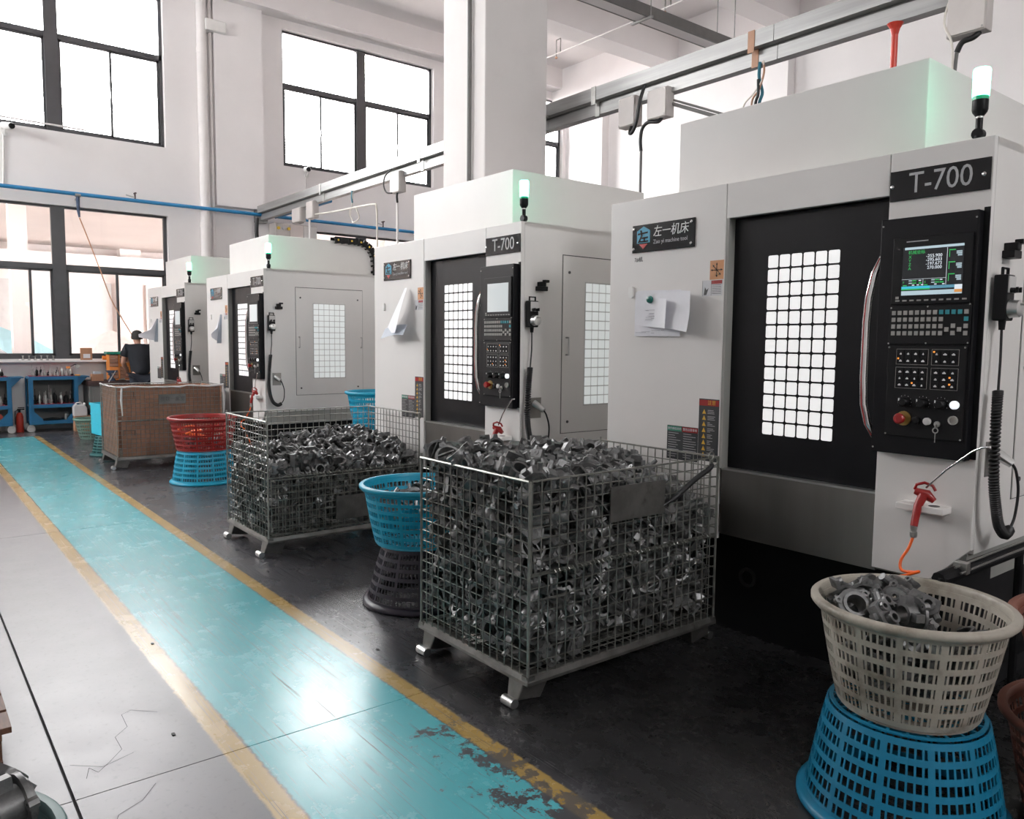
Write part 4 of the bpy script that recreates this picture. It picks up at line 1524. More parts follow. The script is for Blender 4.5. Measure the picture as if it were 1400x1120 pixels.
# right edge: two brown baskets nested, castings in both
S6 = (.64, -2.96)
basket('brown basket at the right edge, lower of two stacked', (*S6, 0), M['bk_brown'], .34, .27, BH, ribs=12)
basket('brown basket at the right edge, upper of two stacked', (S6[0] - .0, S6[1] - .0, BH - .03), M['bk_brown'], .33, .22, BH - .0, ribs=12)
for k in range(9):
    a = 2 * pi * k / 9 + .2
    put_casting(Vector((S6[0] + .245 * cos(a), S6[1] + .245 * sin(a), BH - .06)), .75, 'grey casting in the lower brown basket', 'castings in the lower brown basket')
    put_casting(Vector((S6[0] + .20 * cos(a + .3), S6[1] + .20 * sin(a + .3), 2 * BH - .05)), 1.0, 'grey casting in the upper brown basket', 'castings in the upper brown basket')
# bottom left corner: grey-teal basket of castings
S7 = (2.10, .05)
basket('grey-teal basket of dark castings at the bottom left corner', (*S7, 0), M['bk_teal'], .315, .245, BH, ribs=12)
for (dx, dy, z) in ((.19, -.22, .37), (.05, -.23, .38), (.13, -.13, .40), (.24, -.08, .35), (-.1, -.1, .34), (.08, .08, .36), (.0, -.03, .35)):
    put_casting(Vector((S7[0] + dx, S7[1] + dy, z)), 1.3, 'dark grey casting in the grey-teal basket', 'castings in the grey-teal basket', 0)

# far group by the carts: green round tub, cyan crate on an upturned dark green basket
basket('grey-green round woven-look basket on the floor before the bench', (13.1, -2.33, 0), M['bk_green'], .24, .17, .31, ribs=9, slots=4, tiers=5)
S8 = (11.15, -2.17)
basket('dark green slotted basket turned upside down under the light cyan crate', (*S8, 0), M['bk_dkgreen'], .21, .15, .27, flip=True, ribs=9)
cr_ = thing('plastic_crate', 'light cyan rectangular crate standing on the upturned dark green basket', 'crate', (*S8, .27), .12)
m = MB()
wx, wy, hh = .20, .15, .40
for (x0, x1, y0, y1) in ((-wx, -wx + .006, -wy, wy), (wx - .006, wx, -wy, wy), (-wx, wx, -wy, -wy + .006), (-wx, wx, wy - .006, wy)):
    m.box(x0, x1, y0, y1, 0, hh)
m.box(-wx, wx, -wy, wy, 0, .01)
m.build('box', M['bk_lightcyan'], cr_)
MB().box(-wx - .012, wx + .012, -wy - .012, -wy, hh - .03, hh).box(-wx - .012, wx + .012, wy, wy + .012, hh - .03, hh).box(-wx - .012, -wx, -wy, wy, hh - .03, hh).box(wx, wx + .012, -wy, wy, hh - .03, hh).build('rim', M['bk_lightcyan'], cr_)
m = MB()
for k in range(6):
    y = -wy + .03 + k * .048
    m.box(-wx - .006, -wx, y - .004, y + .004, 0, hh - .03)
for z in (.13, .26):
    m.box(-wx - .007, -wx, -wy, wy, z - .005, z + .005).box(-wx, wx, wy, wy + .007, z - .005, z + .005)
m.build('ribs', M['bk_lightcyan'], cr_)

# wooden pallet corner at the left edge
wc = thing('wooden_pallet', 'dark wooden pallet cut off by the left edge of the picture', 'pallet', (3.17, -.275, 0))
for k in range(6):
    MB().box(.0 + k * .165, .145 + k * .165, 0, .8, .115, .137).build('plank', M['wood'], wc, bevel=.002)
for y in (.03, .36, .69):
    MB().box(0, .97, y, y + .09, .093, .115).build('stringer', M['wood'], wc)
    for x in (.02, .43, .85):
        MB().box(x, x + .1, y, y + .09, .018, .093).build('block', M['wood'], wc)
    MB().box(0, .97, y, y + .09, 0, .018).build('runner', M['wood'], wc)

# ------------------------------------------------------------------ tool carts by the window wall
def cart(label, y0, y1, shape_end):
    """blue three-tier cart; local x 0 (front, toward the viewer) .. .42 deep, y0..y1 along the wall"""
    x = 14.40
    t = thing('tool_cart', label, 'cart', (x, (y0 + y1) / 2, 0), group='blue tool carts by the window wall')
    h = (y1 - y0) / 2
    D = .42
    for s in (-1, 1):
        y = s * h
        # upright sheets flare out at the foot
        MB().prism([(0, .12), (0, .86), (.06, .86), (.06, .36), (.16, .19), (.16, .12)], 'y', y - .012, y + .012).build('upright', M['cart_blue'], t)
        m = MB().prism([(y - s * .0, .12), (y - s * .0, .86), (y - s * .05, .86), (y - s * .05, .33), (y - s * .17, .20), (y - s * .17, .12)], 'x', -.006, .006)
        m.build('front_gusset', M['cart_blue'], t)
        MB().box(D - .04, D, y - .012, y + .012, .12, .86).build('upright', M['cart_blue'], t)
    for z, nm in ((.14, 'bottom_tray'), (.40, 'middle_shelf'), (.845, 'top_shelf')):
        s_ = MB().box(-.008, D, -h, h, z, z + .035).box(-.012, -.008, -h, h, z - .015, z + .04).build(nm, M['cart_blue'], t)
        if z > .2:
            tag(MB().box(.0, D - .01, -h + .03, h - .03, z + .035, z + .045).build('red_mat', M['cart_red'], s_), 'red mat')
    MB().box(D - .004, D, -h, h, .12, .86).build('back_sheet', M['bench_grey'], t)
    e = MB().prism([(-h - .16, .875), (-h, .875), (-h, .70)], 'x', .02, .05).prism([(-h - .16, .875), (-h, .875), (-h, .70)], 'x', D - .05, D - .02)
    e.box(.0, D, -h - .18, -h, .862, .880)
    e.build('push_handle_wing', M['cart_blue'], t)
    for s in (-1, 1):
        for xx in (.05, D - .06):
            f = MB().box(xx - .02, xx + .02, s * h * .98 - .03, s * h * .98 + .03, .075, .12).build('caster_fork', M['steel'], t)
            w = MB().lathe([(.02, -.016), (.058, -.014), (.06, 0), (.058, .014), (.02, .016)], (xx - .0, s * h * .98, .06), 18, 'x').build('caster_wheel', M['ash'], t, smooth=True)
    return t


random.seed(9)
cart('blue tool cart with tool holders, standing right before the wall', -2.36, -1.69, 1)
cart('blue tool cart cut off by the left edge', -1.44, -.78, 0)


def holder_mesh(kind):
    m = MB()
    if kind == 0:      # short collet chuck, cone down
        m.lathe([(.012, 0), (.022, .0), (.022, .035), (.026, .036), (.026, .05), (.018, .052), (.016, .085), (.006, .086), (.005, .13)], n=10)
    elif kind == 1:    # end mill holder
        m.lathe([(.020, 0), (.020, .03), (.026, .032), (.026, .045), (.014, .05), (.014, .10), (.0045, .102), (.004, .17)], n=10)
    else:              # drill chuck
        m.lathe([(.018, 0), (.018, .02), (.024, .022), (.024, .035), (.017, .037), (.02, .06), (.02, .085), (.008, .105), (.003, .107), (.003, .15)], n=10)
    return m


HM = [[holder_mesh(k).mesh('tool_holder', mm, smooth=35) for k in range(3)] for mm in (M['alu'], M['base_black'])]


def holders(ys, xs, z, sc, label, group, dark=.5):
    for y in ys:
        for x in xs:
            o = inst(HM[1 if random.random() < dark else 0][random.randrange(3)], 'tool_holder', (x, y + random.uniform(-.008, .008), z), (0, 0, 0), 1)
            o.scale = (1, 1, sc * random.uniform(.75, 1.3))
            tag(o, label, 'tool', group)


holders([-1.76 - .058 * k for k in range(10)], (14.50, 14.62), .890, .85, 'small tool holder standing on top of the whole blue cart', 'tool holders on the whole cart top', .2)
holders([-.86 - .06 * k for k in range(9)], (14.50, 14.62), .890, .95, 'small tool holder standing on top of the left-edge blue cart', 'tool holders on the left-edge cart top', .5)
holders([-1.76 - .075 * k for k in range(8)], (14.46, 14.62), .445, 1.35, 'tool holder on the middle shelf of the whole blue cart', 'tool holders on the whole cart shelf', .55)
holders([-.86 - .075 * k for k in range(8)], (14.46, 14.62), .445, 1.1, 'tool holder on the middle shelf of the left-edge blue cart', 'tool holders on the left-edge cart shelf', .4)
# odd tools on the carts
o = thing('clamp_stand', 'small articulated dial stand with orange clamp on the cart end', 'tool', (14.5, -2.30, .89))
MB().lathe([(.028, 0), (.028, .03)], n=10).build('magnet_base', M['black'], o)
MB().tube([(0, 0, .03), (0, .04, .13), (0, -.05, .18), (0, -.08, .17)], .007, 6).build('arm', M['black'], o)
tag(MB().lathe([(.03, -.012), (.03, .012)], (0, -.085, .145), 12, 'x').build('dial', M['steel'], o), 'round dial')
MB().box(-.015, .015, .02, .075, .115, .15).build('clamp', M['orange_box'], o)
o = MB().box(14.47, 14.52, -2.42, -2.345, .880, .905).build('hand_tool', M['orange_box'], bevel=.006)
tag(o, 'orange hand tool lying on the wing of the whole cart', 'tool')
o = MB().tube([(14.47, -1.80, .185), (14.48, -2.0, .20), (14.5, -2.12, .19)], [.012, .025, .015], 8).build('hand_tool', M['black'], smooth=True)
tag(o, 'long dark tool lying in the bottom tray of the whole cart', 'tool')
o = MB().lathe([(.03, 0), (.04, .05), (.035, .10), (.015, .11)], (14.5, -2.2, .175), 12).build('oil_can', M['steel'], smooth=True)
tag(o, 'small round metal can in the bottom tray of the whole cart', 'can')
o = MB().tube([(14.47, -1.36, .185), (14.5, -1.28, .29)], [.02, .03], 8).build('hand_tool', M['red_paint'], smooth=True)
tag(o, 'red handled tool leaning in the left-edge cart', 'tool')
# red cylinder between the carts
ex = thing('fire_extinguisher', 'slim red extinguisher standing between the two blue carts', 'extinguisher', (14.62, -1.565, 0))
MB().lathe([(.05, 0), (.052, .02), (.052, .24), (.04, .29), (.02, .31)], n=18).build('cylinder', M['red_paint'], ex, smooth=True)
MB().lathe([(.018, .31), (.018, .35)], n=10).box(-.01, .01, -.07, .03, .35, .37).box(-.01, .01, -.07, .02, .38, .392).build('valve', M['black'], ex)
MB().tube([(0, .02, .35), (0, .06, .33), (0, .062, .12)], .008, 6).build('hose', M['cable_black'], ex)

# jerrycan on its carton
cb_ = thing('carton', 'brown carton on the floor under the white jerrycan', 'box', (14.33, -2.40, 0))
MB().box(-.09, .09, -.12, .12, 0, .235).build('box', M['card'], cb_, bevel=.004)
for s in (0, 1):
    MB().box(-.09, .09, -.12 + .121 * s, -.001 + .121 * s, .235, .239).build('flap', M['card_dark'], cb_)
jc = thing('jerrycan', 'white plastic jerrycan standing on a brown carton', 'jerrycan', (14.33, -2.37, .239))
MB().prism([(-.10, 0), (-.10, .13), (-.075, .17), (-.05, .185), (.02, .185), (.06, .20), (.09, .17), (.10, .14), (.10, 0)], 'x', -.06, .06).build('body', M['jug'], jc, bevel=.014)
MB().tube([(0, -.03, .18), (0, -.02, .215), (0, .045, .215), (0, .06, .195)], .011, 8).build('handle', M['jug'], jc, smooth=True)
MB().lathe([(.02, .18), (.02, .21)], (0, -.07, 0), 12).build('cap', M['white_plastic'], jc)

# ------------------------------------------------------------------ workbench with vise, organiser, boxes
wb = thing('workbench', 'dark topped steel workbench under the window', 'workbench', (14.58, -3.12, 0))
MB().box(-.30, .30, -.62, .62, .76, .80).build('top', M['bench_dark'], wb, bevel=.004)
MB().box(-.28, .28, -.60, .60, .10, .755).build('cabinet', M['bench_grey'], wb)
MB().box(-.30, .30, -.62, .62, .72, .76).build('apron', M['bench_dark'], wb)
for k in range(2):
    d = MB().box(-.295, -.28, -.57 + k * .58, -.02 + k * .58, .45, .70).build('drawer', M['bench_grey'], wb, bevel=.003)
    MB().tube([(-.295, -.36 + k * .58, .6), (-.315, -.36 + k * .58, .6), (-.315, -.24 + k * .58, .6), (-.295, -.24 + k * .58, .6)], .006, 6).build('handle', M['steel'], d)
for x in (-.25, .25):
    for y in (-.56, .56):
        MB().box(x - .025, x + .025, y - .025, y + .025, 0, .10).build('leg', M['bench_dark'], wb)
vs_ = thing('bench_vise', 'dark blue bench vise with a bright bar handle', 'vise', (14.36, -2.86, .80))
MB().lathe([(.06, 0), (.06, .02), (.03, .05), (.03, .10)], n=12).box(-.05, .05, -.045, .045, .09, .15).build('body', M['vise'], vs_)
MB().prism([(-.09, .17), (.09, .17), (.06, .13), (-.06, .13)], 'x', -.06, -.03).build('front_jaw', M['vise'], vs_)
MB().prism([(-.09, .17), (.09, .17), (.06, .13), (-.06, .13)], 'x', -.02, .02).build('rear_jaw', M['vise'], vs_)
MB().rod((-.03, 0, .115), (-.13, 0, .115), .014, 8).build('screw', M['steel'], vs_)
MB().rod((-.125, -.04, .165), (-.125, .07, -.02), .0085, 8).build('handle', M['alu'], vs_)
og = thing('parts_organizer', 'green-lidded orange parts organiser standing on the workbench', 'organizer', (14.62, -3.10, .80))
f = MB().box(-.12, .12, -.24, .24, 0, .02)
for y in (-.24, -.08, .08, .22):
    f.box(-.12, .12, y, y + .02, .02, .43)
f.build('frame', M['orange_box'], og)
tag(MB().box(-.14, .14, -.27, .27, .43, .475).build('lid', M['green_box'], og, bevel=.01), 'green lid')
for i in range(3):
    for j in range(6):
        d = MB().box(-.125, .10, -.215 + i * .16, -.085 + i * .16, .03 + j * .066, .088 + j * .066)
        d.build('drawer', M['card_dark'] if (i + j) % 4 else M['orange_box'], og)
o = thing('carton', 'small open carton on the bench end beside the vise', 'box', (14.45, -2.66, .80))
MB().box(-.07, .07, -.085, .085, 0, .11).build('box', M['card'], o)
MB().box(-.05, .05, -.05, .05, .11, .15).build('contents', M['paper_grey'], o)
o = MB().box(14.32, 14.44, -3.22, -3.08, .80, .806).build('paper_sheet', M['paper'])
tag(o, 'white sheet lying on the workbench before the person', 'paper')
o = MB().box(14.36, 14.46, -3.32, -3.22, .80, .85).build('small_box', M['paper_grey'], bevel=.004)
tag(o, 'pale grey box on the workbench beside the person', 'box')
o = MB().tube([(14.40, -2.98, .81), (14.40, -3.07, .818)], [.012, .02], 8).build('machined_part', M['steel'], smooth=True)
tag(o, 'small bright machined part lying on the workbench by the vise', 'part')
o = MB().tube([(14.72, -2.80, 1.12 + .05), (14.72, -2.93, 1.12 + .05)], [.035, .03], 10).build('spray_can', M['orange_box'], smooth=True)
tag(o, 'orange bottle lying on the window ledge', 'bottle')
# window ledge and what stands on it
struct(MB().box(14.70, XF + .1, -9.6, 5.0, 1.105, 1.135).build('windowsill', M['wall']))
o = thing('carton', 'upright brown carton flap with white label on the window ledge', 'box', (14.78, -2.57, 1.135))
MB().box(-.03, .03, -.085, .085, 0, .20).build('box', M['card'], o)
MB().box(-.032, -.03, -.055, .05, .03, .10).build('label', M['paper'], o)
for k in range(6):
    c = MB().lathe([(.02, 0), (.024, .015), (.008, .02), (.007, .06), (.015, .065), (.015, .075)], (14.76, -1.66 - k * .085, 1.135), 8).build('fixture_pin', M['steel'])
    tag(c, 'small metal fixture standing on the window ledge above the carts', 'part', 'fixtures on the window ledge')
o = MB().box(14.74, 14.80, -1.60, -1.35, 1.135, 1.155).build('parts_strip', M['ash'])
tag(o, 'low strip of pale parts on the window ledge at the left edge', 'part')

# ------------------------------------------------------------------ person at the bench, seen from behind
pr = thing('person', 'person in a black t-shirt bent over the workbench, back to the viewer', 'person', (14.02, -3.24, 0))


def skin(name, verts, edges, radii, mm, parent, sub=2, root=0):
    me = bpy.data.meshes.new(name)
    me.from_pydata(verts, edges, [])
    o = bpy.data.objects.new(name, me)
    COL.objects.link(o)
    o.parent = parent
    s = o.modifiers.new('skin', 'SKIN')
    s.use_smooth_shade = True
    for i, r in enumerate(radii):
        rr = r if isinstance(r, tuple) else (r, r)
        me.skin_vertices[0].data[i].radius = rr
        me.skin_vertices[0].data[i].use_root = (i == root)
    u = o.modifiers.new('sub', 'SUBSURF')
    u.levels = u.render_levels = sub
    me.materials.append(mm)
    return o


# joints: pelvis, waist, chest, neck, head base, head, legs, arms (left arm reaches onto the bench)
bv = [(0, 0, .90), (.03, 0, 1.06), (.10, 0, 1.26), (.16, 0, 1.40), (.20, 0, 1.455), (.225, .0, 1.53), (.225, .0, 1.60),
      (0, .09, .84), (.01, .10, .47), (0, .10, .09), (.10, .11, .03),
      (0, -.09, .84), (.01, -.10, .47), (0, -.10, .09), (.10, -.11, .03),
      (.12, .17, 1.345), (.17, .235, 1.10), (.36, .13, .95), (.44, .10, .90),
      (.12, -.17, 1.345), (.20, -.21, 1.10), (.38, -.10, .95), (.45, -.07, .90)]
be = [(0, 1), (1, 2), (2, 3), (3, 4), (4, 5), (5, 6), (0, 7), (7, 8), (8, 9), (9, 10), (0, 11), (11, 12), (12, 13), (13, 14),
      (2, 15), (15, 16), (16, 17), (17, 18), (2, 19), (19, 20), (20, 21), (21, 22)]
br_ = [(.11, .13), (.095, .12), (.08, .12), .045, .06, (.078, .092), (.066, .072), .085, .058, .042, .035, .085, .058, .042, .035,
       .056, .045, .034, .026, .056, .045, .034, .026]
skin('body', bv, be, br_, M['skin'], pr)
# five fingers on each hand, rooted in the palm
for s, (hx_, hy_) in ((1, (.44, .10)), (-1, (.45, -.07))):
    fv, fe, frr = [(hx_, hy_, .895)], [], [.022]
    for k in range(5):
        a = (k - 2) * .22 * s
        L = (.055, .085, .095, .088, .07)[k]
        p0 = (hx_ + .035 * cos(a), hy_ + .035 * sin(a) * 1.6, .88)
        p1 = (p0[0] + L * .55 * cos(a), p0[1] + L * .55 * sin(a), .868)
        p2 = (p1[0] + L * .4 * cos(a), p1[1] + L * .4 * sin(a), .845)
        n0 = len(fv)
        fv += [p0, p1, p2]
        fe += [(0, n0), (n0, n0 + 1), (n0 + 1, n0 + 2)]
        frr += [.010, .009, .007]
    skin('hand', fv, fe, frr, M['skin'], pr, 1)
# shirt, trousers, hair, ears, shoes
sv = [(0, 0, .86), (.02, 0, 1.02), (.09, 0, 1.25), (.14, 0, 1.375), (.12, .175, 1.345), (.155, .225, 1.19), (.12, -.175, 1.345), (.175, -.20, 1.19)]
skin('t_shirt', sv, [(0, 1), (1, 2), (2, 3), (2, 4), (4, 5), (2, 6), (6, 7)], [(.15, .19), (.15, .185), (.15, .195), (.085, .10), .085, .075, .085, .075], M['shirt'], pr)
tv = [(0, 0, .92), (0, .09, .84), (.01, .10, .47), (0, .10, .12), (0, -.09, .84), (.01, -.10, .47), (0, -.10, .12)]
skin('trousers', tv, [(0, 1), (1, 2), (2, 3), (0, 4), (4, 5), (5, 6)], [(.125, .15), .10, .075, .065, .10, .075, .065], M['trouser'], pr)
hr = MB().lathe([(.098, -.05), (.102, -.01), (.098, .04), (.078, .08), (.04, .102), (.001, .108)], n=20, sx=1.0, sy=.86)
hr.v = [(x + .205, y, z + 1.535 + .0) for x, y, z in hr.v]
hr.build('hair', M['hair'], pr, smooth=True)
for s in (-1, 1):
    MB().lathe([(.006, -.008), (.022, -.006), (.026, .002), (.012, .006)], (.225, s * .088, 1.52), 10, 'y', sx=1, sy=.7).build('ear', M['skin'], pr, smooth=True)
    sh = MB().tube([(-.06, s * .10, .045), (.05, s * .105, .05), (.17, s * .11, .035)], [.045, .05, .035], 10)
    sh.build('shoe', M['rubber'], pr, smooth=True)
    MB().lathe([(.006, 0), (.011, .004), (.006, .008)], (.300, s * .032, 1.535), 8, 'x').build('eye', M['letter_dark'], pr)
MB().tube([(.302, 0, 1.54), (.325, 0, 1.51), (.305, 0, 1.50)], [.008, .014, .010], 8).build('nose', M['skin'], pr, smooth=True)
MB().box(.292, .302, -.022, .022, 1.472, 1.478).build('mouth', M['bk_red'], pr)

# ------------------------------------------------------------------ overhead trunking, conduits, cables, pipes
YT = -5.6
tr = thing('cable_trunking', 'long galvanised cable trunking hung across the hall over the machines', 'trunking', (0, YT, 0))
for a in range(7):
    x0 = -4.5 + a * 2.75
    x1 = min(x0 + 2.745, XF - .12)
    MB().box(x0, x1, -.09, .09, 3.86, 3.985).build('channel', M['trunk'], tr)
    MB().box(x0, x1, -.06, .03, 3.735, 3.838).build('channel', M['trunk'], tr)
    MB().box(x0 + .0, x1, -.03, .02, 3.838, 3.86).build('spacer', M['bench_grey'], tr)
for x in (.2, 3.95, 5.75, 9.0, 12.0):
    s = MB().box(x - .03, x + .03, .09, .096, 3.82, 3.99).box(x - .03, x + .03, .03, .036, 3.72, 3.86)
    s.build('strap', M['cable_copper'] if x == 3.95 else M['steel'], tr)
for x in (6.45, 6.88):
    MB().box(x - .025, x + .025, .09, .222, 3.84, 3.87).box(x - .025, x + .025, .20, .222, 3.70, 3.99).build('column_bracket', M['steel'], tr)
MB().box(XF - .13, XF - .0, -.12, .10, 3.70, 4.0).build('wall_flange', M['trunk'], tr)
random.seed(31)


def jbox(label, x, z0, z1, w, y=YT + .09):
    t = thing('junction_box', label, 'junction box', (x, y, 0), group='grey junction boxes on the trunking')
    MB().box(-w / 2, w / 2, -.10, 0, z0, z1).build('box', M['grey_plastic'], t, bevel=.006)
    MB().box(-w / 2 + .006, w / 2 - .006, 0, .012, z0 + .006, z1 - .006).build('lid', M['grey_plastic'], t, bevel=.004)
    g = MB()
    for dx in (-1, 1):
        for z in (z0 + .02, z1 - .02):
            g.lathe([(.006, .012), (.004, .016)], (dx * (w / 2 - .02), 0, z), 8, 'y')
    g.build('lid_screws', M['steel'], t)
    return t


jbox('junction box right of the column on the trunking, farther of the pair', 5.30, 3.52, 3.79, .21)
jbox('junction box on the trunking above the nearest machine, conduit dropping from it', 4.93, 3.52, 3.78, .23)
jbox('large junction box on the trunking at the top right corner', 2.33, 3.50, 3.80, .24)
jbox('pale junction box on the trunking left of the column', 9.62, 3.52, 3.80, .26)
jbox('pale junction box on the trunking near the far wall, left of the hanging loops', 12.95, 3.49, 3.73, .34)
jbox('pale junction box on the trunking near the far wall, right of its neighbour', 12.4, 3.49, 3.77, .26)
YB_ = YT + .05


def cable(label, pts, r, mm, cat='cable', name='cable', n=6):
    o = MB().tube(catmull([Vector(p) for p in pts], n), r, 8).build(name, mm, smooth=80)
    return tag(o, label, cat)


cable('black hose looping from the trunking to the farther junction box of the pair', [(5.06, YB_ + .06, 3.84), (5.09, YB_ + .09, 3.70), (5.13, YB_ + .09, 3.52), (5.19, YB_ + .08, 3.44), (5.24, YB_ + .06, 3.45), (5.265, YB_, 3.53)], .016, M['cable_black'])
cable('black cable running from the junction box into the thin conduit', [(4.90, YB_, 3.53), (4.92, YB_ + .03, 3.49), (5.02, YB_ + .05, 3.50), (5.09, YB_ + .05, 3.46), (5.11, YB_ + .05, 3.36), (5.10, YB_ + .05, 3.26)], .017, M['cable_black'])
cable('thin grey conduit dropping from the paired junction boxes behind the nearest machine', [(5.10, YB_ + .05, 3.28), (5.10, YB_ + .05, 2.8), (5.10, YB_ + .05, 2.3), (5.10, YB_ + .05, .02)], .013, M['bench_grey'], 'conduit', 'conduit', 2)
cable('white drop conduit under the pale junction box left of the column', [(9.62, YB_, 3.40), (9.62, YB_, 3.0), (9.62, YB_, 2.2), (9.62, YB_, .02)], .018, M['pipe_white'], 'conduit', 'conduit', 2)
cable('black cable end above the white drop conduit', [(9.62, YB_, 3.53), (9.60, YB_ + .02, 3.47), (9.62, YB_, 3.38)], .016, M['cable_black'])
cable('black hose hooped beside the pale junction box left of the column', [(9.66, YB_ + .06, 3.84), (9.80, YB_ + .09, 3.76), (9.84, YB_ + .09, 3.64), (9.78, YB_ + .08, 3.54), (9.68, YB_ + .05, 3.52)], .010, M['cable_black'])
cable('white drop conduit under the boxes near the far wall', [(12.5, YB_, 3.49), (12.5, YB_, 3.2), (12.5, YB_, 2.6), (12.5, YB_, .02)], .018, M['pipe_white'], 'conduit', 'conduit', 2)
cable('thin white pipe running level then bending down behind the third machine', [(12.3, YB_, 3.55), (11.4, YB_, 3.50), (10.35, YB_, 3.46), (10.22, YB_, 3.40), (10.2, YB_, 3.2), (10.2, YB_, 2.4), (10.2, YB_, .02)], .014, M['cable_white'], 'conduit', 'conduit', 3)
lp_ = [(10.9 + .13 * cos(a) , YB_ + .02 * sin(3 * a), 3.38 + .12 * sin(a)) for a in [k * .45 for k in range(34)]]
cable('bundle of pale cable loops hanging under the trunking', [(10.95, YB_, 3.74), (10.95, YB_, 3.62)] + lp_, .009, M['cable_white'], n=2)
cable('dark cord above the pale cable loops', [(10.95, YB_ + .01, 3.735), (10.96, YB_ + .01, 3.64), (10.94, YB_ + .01, 3.56)], .014, M['cable_teal'])
cable('thick black hose dropping from the trunking end to the farthest machines', [(14.6, YB_ + .1, 3.74), (14.58, YB_ + .12, 3.5), (14.5, YB_ + .14, 3.2), (14.45, YB_ + .14, 2.6), (14.45, YB_ + .1, .05)], .038, M['cable_black'])
cable('teal cable in the untidy bundle over the nearest machine', [(3.89, YB_, 3.74), (3.88, YB_ + .02, 3.62), (3.86, YB_, 3.50), (3.88, YB_ + .01, 3.38), (3.86, YB_, 3.0)], .013, M['cable_teal'])
cable('tan cable in the untidy bundle over the nearest machine', [(3.86, YB_, 3.74), (3.83, YB_ + .03, 3.64), (3.88, YB_ + .02, 3.52), (3.94, YB_ + .02, 3.44), (3.95, YB_, 3.2), (3.9, YB_, 3.0)], .008, M['cable_copper'])
cable('pale cable in the untidy bundle over the nearest machine', [(3.85, YB_ + .01, 3.74), (3.84, YB_ + .03, 3.6), (3.92, YB_ + .03, 3.5), (4.02, YB_ + .02, 3.42), (4.03, YB_, 3.2), (4.0, YB_, 3.0)], .006, M['cable_white'])
cable('black cable in the untidy bundle over the nearest machine', [(3.88, YB_ + .03, 3.6), (3.87, YB_ + .04, 3.48), (3.90, YB_ + .03, 3.4), (3.92, YB_, 3.1)], .012, M['cable_black'])
rr_ = thing('red_downpipe', 'orange-red pipe rising to the trunking above the nearest machine', 'pipe', (2.835, YT, 0))
MB().rod((0, 0, 2.2), (0, 0, 3.70), .022, 12).build('pipe', M['red_paint'], rr_)
MB().lathe([(.022, 3.66), (.032, 3.70), (.055, 3.735)], n=14).build('flange', M['red_paint'], rr_)
cable('white drop cable below the top right junction box', [(2.44, YB_ + .03, 3.75), (2.46, YB_ + .05, 3.6), (2.40, YB_ + .05, 3.42), (2.40, YB_ + .04, 3.0), (2.4, YB_, 2.4)], .008, M['cable_white'])
cable('grey drop cable below the top right junction box', [(2.38, YB_ + .03, 3.40), (2.385, YB_ + .04, 3.2), (2.38, YB_ + .04, 2.8), (2.38, YB_, 2.4)], .012, M['bench_grey'])
cable('short black gland under the top right junction box', [(2.26, YB_, 3.50), (2.29, YB_ + .02, 3.47), (2.35, YB_ + .03, 3.455), (2.38, YB_ + .03, 3.40)], .018, M['cable_black'])
o = MB().rod((5.10, YT - .02, 3.76), (3.6, YT + .10, 3.10), .016, 8).rod((5.02, YT - .02, 3.76), (3.52, YT + .10, 3.10), .010, 8).build('brace_pipe', M['bench_grey'])
tag(o, 'slanting twin pipe from the trunking down behind the nearest machine', 'pipe')

# ceiling cable tray with hangers, sprinkler pipe
ct = thing('cable_tray', 'dark ladder cable tray hung under the ceiling along the beams', 'cable tray', (7.75, 0, 6.0))
MB().box(-.10, -.07, -10.4, 6, -.05, .10).build('side_rail', M['bench_grey'], ct)
MB().box(.12, .15, -10.4, 6, -.05, .10).build('side_rail', M['bench_grey'], ct)
MB().box(-.07, .12, -10.4, 6, -.05, -.035).build('bottom_sheet', M['ceil'], ct)
for k in range(9):
    y = -10.2 + k * 1.85
    MB().box(-.16, .22, y - .02, y + .02, -.075, -.05).build('cross_bar', M['trunk'], ct)
    for x in (-.13, .19):
        MB().rod((x, y, -.06), (x, y, 1.999), .008, 6).build('hanger_rod', M['trunk'], ct)
sp_ = thing('sprinkler_pipe', 'thin sprinkler pipe under the far ceiling bay', 'pipe', (0, -10.45, 7.1))
MB().rod((XN, 0, 0), (XF - .02, 0, 0), .012, 8).build('pipe', M['pipe_white'], sp_)
for x in (9.1, 11.85, 13.8, 6.2):
    q = MB().rod((x, 0, .0), (x, 0, .26), .012, 8).rod((x + .12, 0, .26), (x + .12, 0, -.05), .012, 8).rod((x, 0, .26), (x + .12, 0, .26), .012, 8)
    q.build('dropper', M['bench_grey'], sp_)
    MB().lathe([(.02, -.09), (.03, -.07), (.012, -.05)], (x + .12, 0, 0), 10).build('sprinkler_head', M['cable_copper'], sp_)
for k, (x, y) in enumerate(((12.3, -9.7), (9.9, -8.0))):
    o = MB().lathe([(.09, 0), (.10, -.03), (.06, -.055)], (x, y, ZC), 16).build('smoke_detector', M['white_plastic'], smooth=True)
    tag(o, ['round smoke detector on the far ceiling bay', 'round smoke detector on the ceiling bay behind the tray'][k], 'detector')

